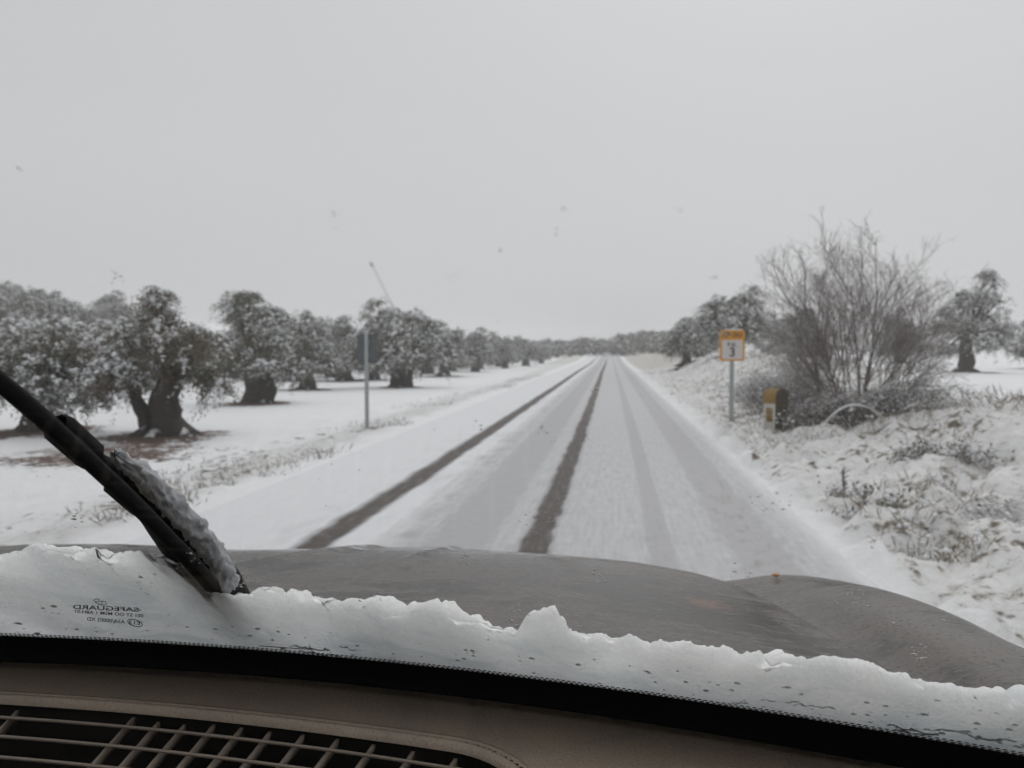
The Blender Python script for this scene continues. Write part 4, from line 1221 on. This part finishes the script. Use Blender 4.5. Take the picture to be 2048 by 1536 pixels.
for k, u in enumerate(rib_u):
    vv = np.interp(u, [-200, 0, 350, 700, 900, 1000], [1398, 1410, 1430, 1470, 1503, 1520])
    p0 = at_z(u, vv, ZD - .011)
    n_ = 30; tt = np.linspace(0, .2, n_)
    x = p0[0] + (-.1 - .97 * (p0[0] + .17)) * (tt - .03); y = p0[1] - tt + .03
    keepm = vent_sd(x, y) < -.006
    x, y = x[keepm], y[keepm]
    if len(x) < 3:
        continue
    V = np.concatenate([np.stack([x + s_ * w2, y, np.full(len(x), ZD + h_)], 1) for s_, w2, h_ in ((-1, .0017, -.010), (1, .0017, -.010), (1, .0011, -.0185), (-1, .0011, -.0185))])
    n_ = len(x); Fs = []
    for q in range(4):
        for i in range(n_ - 1):
            Fs.append((q * n_ + i, q * n_ + i + 1, ((q + 1) % 4) * n_ + i + 1, ((q + 1) % 4) * n_ + i))
    Fs += [(0, n_, 2 * n_, 3 * n_), (n_ - 1, 4 * n_ - 1, 3 * n_ - 1, 2 * n_ - 1)]
    put('vent_rib', V, np.array(Fs), M['vent_plastic'], dash, None, False)

# wiper: arm, blade carrier, rubber
def gpts(L, more=0.0):
    P = [on_glass(u, v, o) for u, v, o in L]
    Q = [p[0] for p in P]
    if more:
        dx_, dt_ = P[-1][1] - P[-2][1], P[-1][2] - P[-2][2]; k_ = more / math.hypot(dx_, dt_)
        for f_ in (.35, .7, 1.0):
            Q.append(glass(P[-1][1] + dx_ * k_ * f_, P[-1][2] + dt_ * k_ * f_, L[-1][2]))
    return np.array(Q)
wp = empty_ = None
C = gpts([(490, 1240, .036), (436, 1160, .031), (375, 1095, .034), (300, 1010, .034), (215, 935, .030), (140, 878, .024), (60, 808, .020), (-20, 742, .018), (-60, 708, .016)], .16)
R = np.array([.012, .0175, .0190, .0180, .0160, .0105, .0052, .0036, .0034, .0032, .0030, .0026])
C2 = spline(C, 60); R2 = np.interp(np.linspace(0, 1, 60), np.linspace(0, 1, len(R)), R)
V, Fs = tube(C2, R2, 10, .06, 3)
arm = put('wiper', V, Fs, M['black_rubber'], car, label='black front wiper caked with grey snow')
C3 = gpts([(425, 1172, .009), (350, 1090, .009), (262, 1000, .009), (160, 905, .009), (60, 815, .009), (-40, 730, .009), (-80, 695, .009)], .24)
V, Fs = tube(spline(C3, 50), np.linspace(.0065, .0045, 50), 8, .05, 5)
put('blade_rubber', V, Fs, M['black_rubber'], arm)
for u_, v_, sz in ((150, 884, .0112), (262, 985, .012)):          # joint of the arm and the blade's clip
    pj = on_glass(u_, v_, .030)[0]; tj = on_glass(u_ + 30, v_ + 27, .030)[0] - pj; tj /= np.linalg.norm(tj)
    V, Fs = tube(np.array([pj - tj * .022, pj - tj * .018, pj + tj * .018, pj + tj * .022]), [sz * .75, sz, sz, sz * .75], 8); put('wiper_joint', V, Fs, M['black_rubber'], arm)
rng = np.random.default_rng(71)
sg = Geo()
S0 = gpts([(462, 1172, .026), (428, 1112, .034), (388, 1058, .037), (338, 1005, .037), (284, 952, .034), (228, 908, .028)])
P0 = spline(S0, 90); r0 = np.interp(np.linspace(0, 1, 90), [0, .12, .5, .8, 1], [.007, .0098, .0095, .007, .003])
V, Fs = tube(P0, r0, 26, .10, 6, False)
ph = np.tile(np.arange(26), 90); rw = np.repeat(np.arange(90), 26)
nrm = V - P0[rw]; nrm /= np.linalg.norm(nrm, axis=1)[:, None]
V = V + nrm * (.010 * fbm(rw * .16 + 5 * np.cos(ph * .2417), 5 * np.sin(ph * .2417) + rw * .05, 4, 33) + .006 * fbm(rw * .5 + 9 * np.cos(ph * .2417), 9 * np.sin(ph * .2417), 3, 35))[:, None]
sg.add(V - wloc(arm), Fs)
obj('caked_snow', sg.mesh('caked_snow', [plain('grey_snow', (.40, .41, .43), .95, 0, .25, 60, .4)]), arm)  # snow coloured darker grey for its shaded, motion-blurred look

# the rest of the body, mostly out of view
def panel(name, P, mat, parent=car, flip=False):
    """P: rows of points, lofted"""
    A = np.array(P, float); r_, c_ = A.shape[:2]
    return put(name, A.reshape(-1, 3), grid_faces(r_, c_), mat, parent)
ytop = glass(np.array([XL, XR]), np.array([.84, .84]))
rxs = np.linspace(XL - .02, XR + .02, 24)
front = glass(rxs, .835 + 0 * rxs, .010)
roof = []
for q in np.linspace(0, 1, 16):
    P = front.copy(); P[:, 1] = P[:, 1] * (1 - q) + (-2.3) * q
    P[:, 2] = front[:, 2] + .07 * math.sin(math.pi * min(1, q * .9)) - .05 * ((rxs - XC) / .9) ** 4 - .06 * q ** 4
    roof.append(P)
panel('roof', roof, M['grey_paint'])
panel('headliner', [r_ - np.array([0, 0, .035]) for r_ in roof], M['cloth_trim'])
zr = float(roof[8][0][2])
for s_, x0, xb in ((-1, XL, -1.47), (1, XR, .63)):
    foot = glass(np.array([x0]), np.array([-.07]), .005)[0]; head = glass(np.array([x0]), np.array([.84]), .008)[0]
    P = np.array([foot + [s_ * .02, 0, -.02], (foot + head) / 2 + [s_ * .02, 0, .004], head + [s_ * .015, 0, 0]])
    V, Fs = tube(spline(P, 8), .035, 8); put('windscreen_pillar', V, Fs, M['grey_paint'], car)
    for yy in (-.85, -2.2):
        V, Fs = tube(np.array([[xb - s_ * .03, yy, .98], [x0 + s_ * .03, yy - .12, zr - .02]]), .045, 8); put('door_pillar', V, Fs, M['grey_paint'], car)
    # sides with a shoulder and tucked-in sill
    prof = [(0.0, 1.0), (.02, .96), (.035, .85), (.04, .7), (.03, .5), (.0, .34), (-.06, .24)]
    rowsS = [[(xb + s_ * o, yy, z_) for yy in np.linspace(.72 if s_ > 0 else .8, -2.35, 26)] for o, z_ in prof]
    panel('door_side', rowsS, M['grey_paint'])
    rowsF = [[(xb + s_ * (o - .02 * q ** 3), .72 + .5 * q, z_ - .045 * q if z_ > .9 else z_) for q in np.linspace(0, 1, 10)] for o, z_ in prof[:4]]
    panel('wing_side', rowsF, M['grey_paint'])
    V = np.array([[xb - s_ * .02, .55, 1.0], [xb - s_ * .02, -.8, 1.0], [x0 + s_ * .04, -.9, zr - .03], [x0 + s_ * .04, .0, zr - .03]])
    put('side_window', np.concatenate([V, V + [s_ * .004, 0, 0]]), np.array([[0, 1, 2, 3], [7, 6, 5, 4], [0, 4, 5, 1], [1, 5, 6, 2], [2, 6, 7, 3], [3, 7, 4, 0]]), M['windscreen_glass'], car, None, False)
    V = np.array([[xb - s_ * .02, -.9, 1.0], [xb - s_ * .02, -2.15, 1.0], [x0 + s_ * .04, -2.2, zr - .05], [x0 + s_ * .04, -1.0, zr - .03]])
    put('side_window', np.concatenate([V, V + [s_ * .004, 0, 0]]), np.array([[0, 1, 2, 3], [7, 6, 5, 4], [0, 4, 5, 1], [1, 5, 6, 2], [2, 6, 7, 3], [3, 7, 4, 0]]), M['windscreen_glass'], car, None, False)
    for yy in (1.05, -1.55):
        # wheel: lathe of the tyre section, dished rim
        cx_ = xb - s_ * .12
        def lathe(prof_, nm, mat, par):
            a = np.linspace(0, 2 * math.pi, 28, endpoint=False); rows_ = []
            for dx_, r_ in prof_:
                rows_.append(np.stack([np.full(28, cx_ + s_ * dx_), yy + r_ * np.cos(a), .30 + r_ * np.sin(a)], 1))
            return put(nm, np.concatenate(rows_), grid_faces(len(prof_), 28, True), mat, par)
        wl = lathe([(-.09, .19), (-.10, .25), (-.08, .295), (0, .305), (.08, .295), (.10, .25), (.09, .19)], 'tyre', M['black_rubber'], car)
        lathe([(.09, .19), (.06, .18), (.05, .10), (.075, .06), (.08, .001)], 'wheel_rim', M['wheel_metal'], wl)
panel('tailgate', [[(x, -2.35 - .05 * math.cos((x - XC) * 1.4), z_) for x in np.linspace(-1.46, .62, 12)] for z_ in (1.0, .7, .4, .26)], M['grey_paint'])
panel('rear_window', [[(x * (.94 + .06 * (1 - q)), -2.37 + .09 * q, 1.0 + (zr - 1.06) * q) for x in np.linspace(-1.42, .58, 12)] for q in (0, .5, 1)], M['windscreen_glass'])
panel('front_bumper', [[(XC + (x) * .96, 1.62 + .22 * math.cos(x * 1.5) + o, z_) for x in np.linspace(-.98, .98, 24)] for o, z_ in ((-.02, .70), (.03, .62), (.05, .48), (.03, .34), (-.1, .25))], M['black_plastic'])
panel('floor_pan', [[(x, yy, .26) for x in np.linspace(-1.4, .56, 6)] for yy in np.linspace(1.4, -2.3, 8)], M['duct_dark'])
# steering wheel in front of the driver on the left
sw = np.array([-.82, .16, .98]); tl = math.radians(28)
a = np.linspace(0, 2 * math.pi, 40)
ringp = np.stack([sw[0] + .185 * np.cos(a), sw[1] - .185 * np.sin(a) * math.sin(tl), sw[2] + .185 * np.sin(a) * math.cos(tl)], 1)
V, Fs = tube(ringp, .014, 10); stw = put('steering_wheel', V, Fs, M['black_plastic'], car)
for aa in (0.1, math.pi - .1, -math.pi / 2):
    e_ = sw + np.array([.18 * math.cos(aa), -.18 * math.sin(aa) * math.sin(tl), .18 * math.sin(aa) * math.cos(tl)])
    V, Fs = tube(np.array([sw + [0, .02, 0], (sw + e_) / 2, e_]), [.03, .02, .016], 8); put('spoke', V, Fs, M['black_plastic'], stw)
V, Fs = tube(np.array([sw + [0, .01, 0], sw + [0, .2, -.1]]), [.055, .04], 14); put('steering_column', V, Fs, M['black_plastic'], stw)

# snow heaped along the base of the windscreen
CREST = [(-260, 1120), (-120, 1112), (0, 1108), (40, 1098), (62, 1102), (75, 1094), (140, 1092), (148, 1103), (160, 1092), (190, 1092), (200, 1102), (225, 1103), (260, 1099), (296, 1094), (302, 1112), (330, 1106), (365, 1128), (405, 1172), (470, 1188), (505, 1178), (528, 1173),
         (560, 1178), (572, 1188), (582, 1181), (620, 1187), (650, 1202), (700, 1217), (740, 1212), (772, 1222), (812, 1222), (850, 1217), (880, 1225), (930, 1236), (985, 1242), (1040, 1252), (1056, 1233), (1086, 1221), (1104, 1226), (1140, 1255), (1170, 1262), (1240, 1270), (1290, 1278), (1345, 1284), (1400, 1293), (1440, 1304),
         (1490, 1312), (1525, 1308), (1560, 1316), (1612, 1323), (1650, 1330), (1700, 1342), (1745, 1346), (1800, 1352), (1850, 1364), (1890, 1376), (1920, 1392), (1950, 1396), (1985, 1388), (2010, 1392), (2030, 1408), (2048, 1420), (2150, 1450), (2260, 1500)]
OC = 0.014
cu = np.array(CREST, float)
U = np.linspace(cu[0, 0], cu[-1, 0], 760)
Vv = np.interp(U, cu[:, 0], cu[:, 1]) + 16 * fbm(U * .035, 0 * U + 2, 5, 7) + 4 * fbm(U * .12, 0 * U + 5, 4, 8) - 1
cr = [on_glass(u, v, OC) for u, v in zip(U, Vv)]
cxx = np.array([q[1] for q in cr]); ctt = np.array([q[2] for q in cr])
o_ = np.argsort(cxx); cxx, ctt = cxx[o_], ctt[o_]
xe = np.linspace(XL + .03, cxx[0] - .004, 90)
ctt = np.concatenate([ctt[0] * smooth(XL - .05, XL + .25, xe) * (.75 + .25 * smooth(cxx[0] - .3, cxx[0], xe)) + .05 * fbm(xe * 22, 0 * xe, 4, 52) * (1 - smooth(cxx[0] - .08, cxx[0], xe)), ctt]); cxx = np.concatenate([xe, cxx])
ker = np.exp(-np.linspace(-2, 2, 91) ** 2); ker /= ker.sum()
cts = np.convolve(np.pad(ctt, 45, mode='edge'), ker, 'valid')      # the heap's body is smoother than its crest
n_in, n_out = 22, 34
rows = []
for i in range(n_in):
    q = i / (n_in - 1)
    t = -.06 + (cts * (1 - q ** 3) + ctt * q ** 3 - .007 + .06) * q
    rows.append((t, .0062 + .004 * max(0, q - .85) / .15))
depth = np.maximum(.022, .040 + .08 * fbm(cxx * 13, 0 * cxx, 4, 31))
for i in range(n_out):
    q = i / (n_out - 1); a = q * math.pi / 2
    body = ctt * (1 - q) ** 2 + cts * (1 - (1 - q) ** 2)
    t = body - (cts + .075) * (0.35 * q + 0.65 * (1 - math.cos(a)))
    rows.append((t, OC + (depth - OC) * math.sin(a) ** .8))
V = []
for j, (t, o) in enumerate(rows):
    s1_ = cxx * 34 + .7 * np.sin(t * 40); 
    lump = 0.022 * fbm(s1_ * .8, t * 28 + o * 26, 4, 21) - .003 + .010 * fbm(cxx * 100, t * 100 + o * 90, 3, 25)
    wgt = 0.0 if j < n_in - 2 else min(1, (j - n_in + 2) / 4)
    dent = .010 * np.maximum(0, fbm(cxx * 17, t * 22, 3, 41) - .02)      # hollows where the snow has let go of the glass
    V.append(glass(cxx + .4 * lump * wgt, t + lump * wgt * .5, np.maximum(o + lump * wgt + dent * (1 - wgt), .0056)))
V = np.concatenate(V)
put('snow_heap', V, grid_faces(len(rows), len(cxx)), M['heap_snow'], None, None, True, kind='stuff', label='wet snow heaped along the base of the windscreen', category='snow')

# ------------------------------------------------------------------ snowy air
hx0, hx1, hy0, hy1, hz0, hz1 = -430, 430, -70, 520, -2.0, 13.0
V, Fs = box(((hx0 + hx1) / 2, (hy0 + hy1) / 2, (hz0 + hz1) / 2), (hx1 - hx0, hy1 - hy0, hz1 - hz0))
hm = bpy.data.materials.new('snowy_air'); hm.use_nodes = True
hn = hm.node_tree; hn.nodes.clear()
ho = hn.nodes.new('ShaderNodeOutputMaterial'); pvn = hn.nodes.new('ShaderNodeVolumePrincipled')
pvn.inputs['Color'].default_value = (0.97, 0.975, 0.985, 1)
pvn.inputs['Density'].default_value = 0.0021
pvn.inputs['Anisotropy'].default_value = 0.0
hn.links.new(pvn.outputs[0], ho.inputs['Volume'])
put('haze', V, Fs, hm, None, None, False, kind='stuff')
print('glass vertex x', -PF[1] / (2 * PF[0]), PF, 'vent', VL, VR, 'tris', sum(len(m.polygons) for m in bpy.data.meshes))
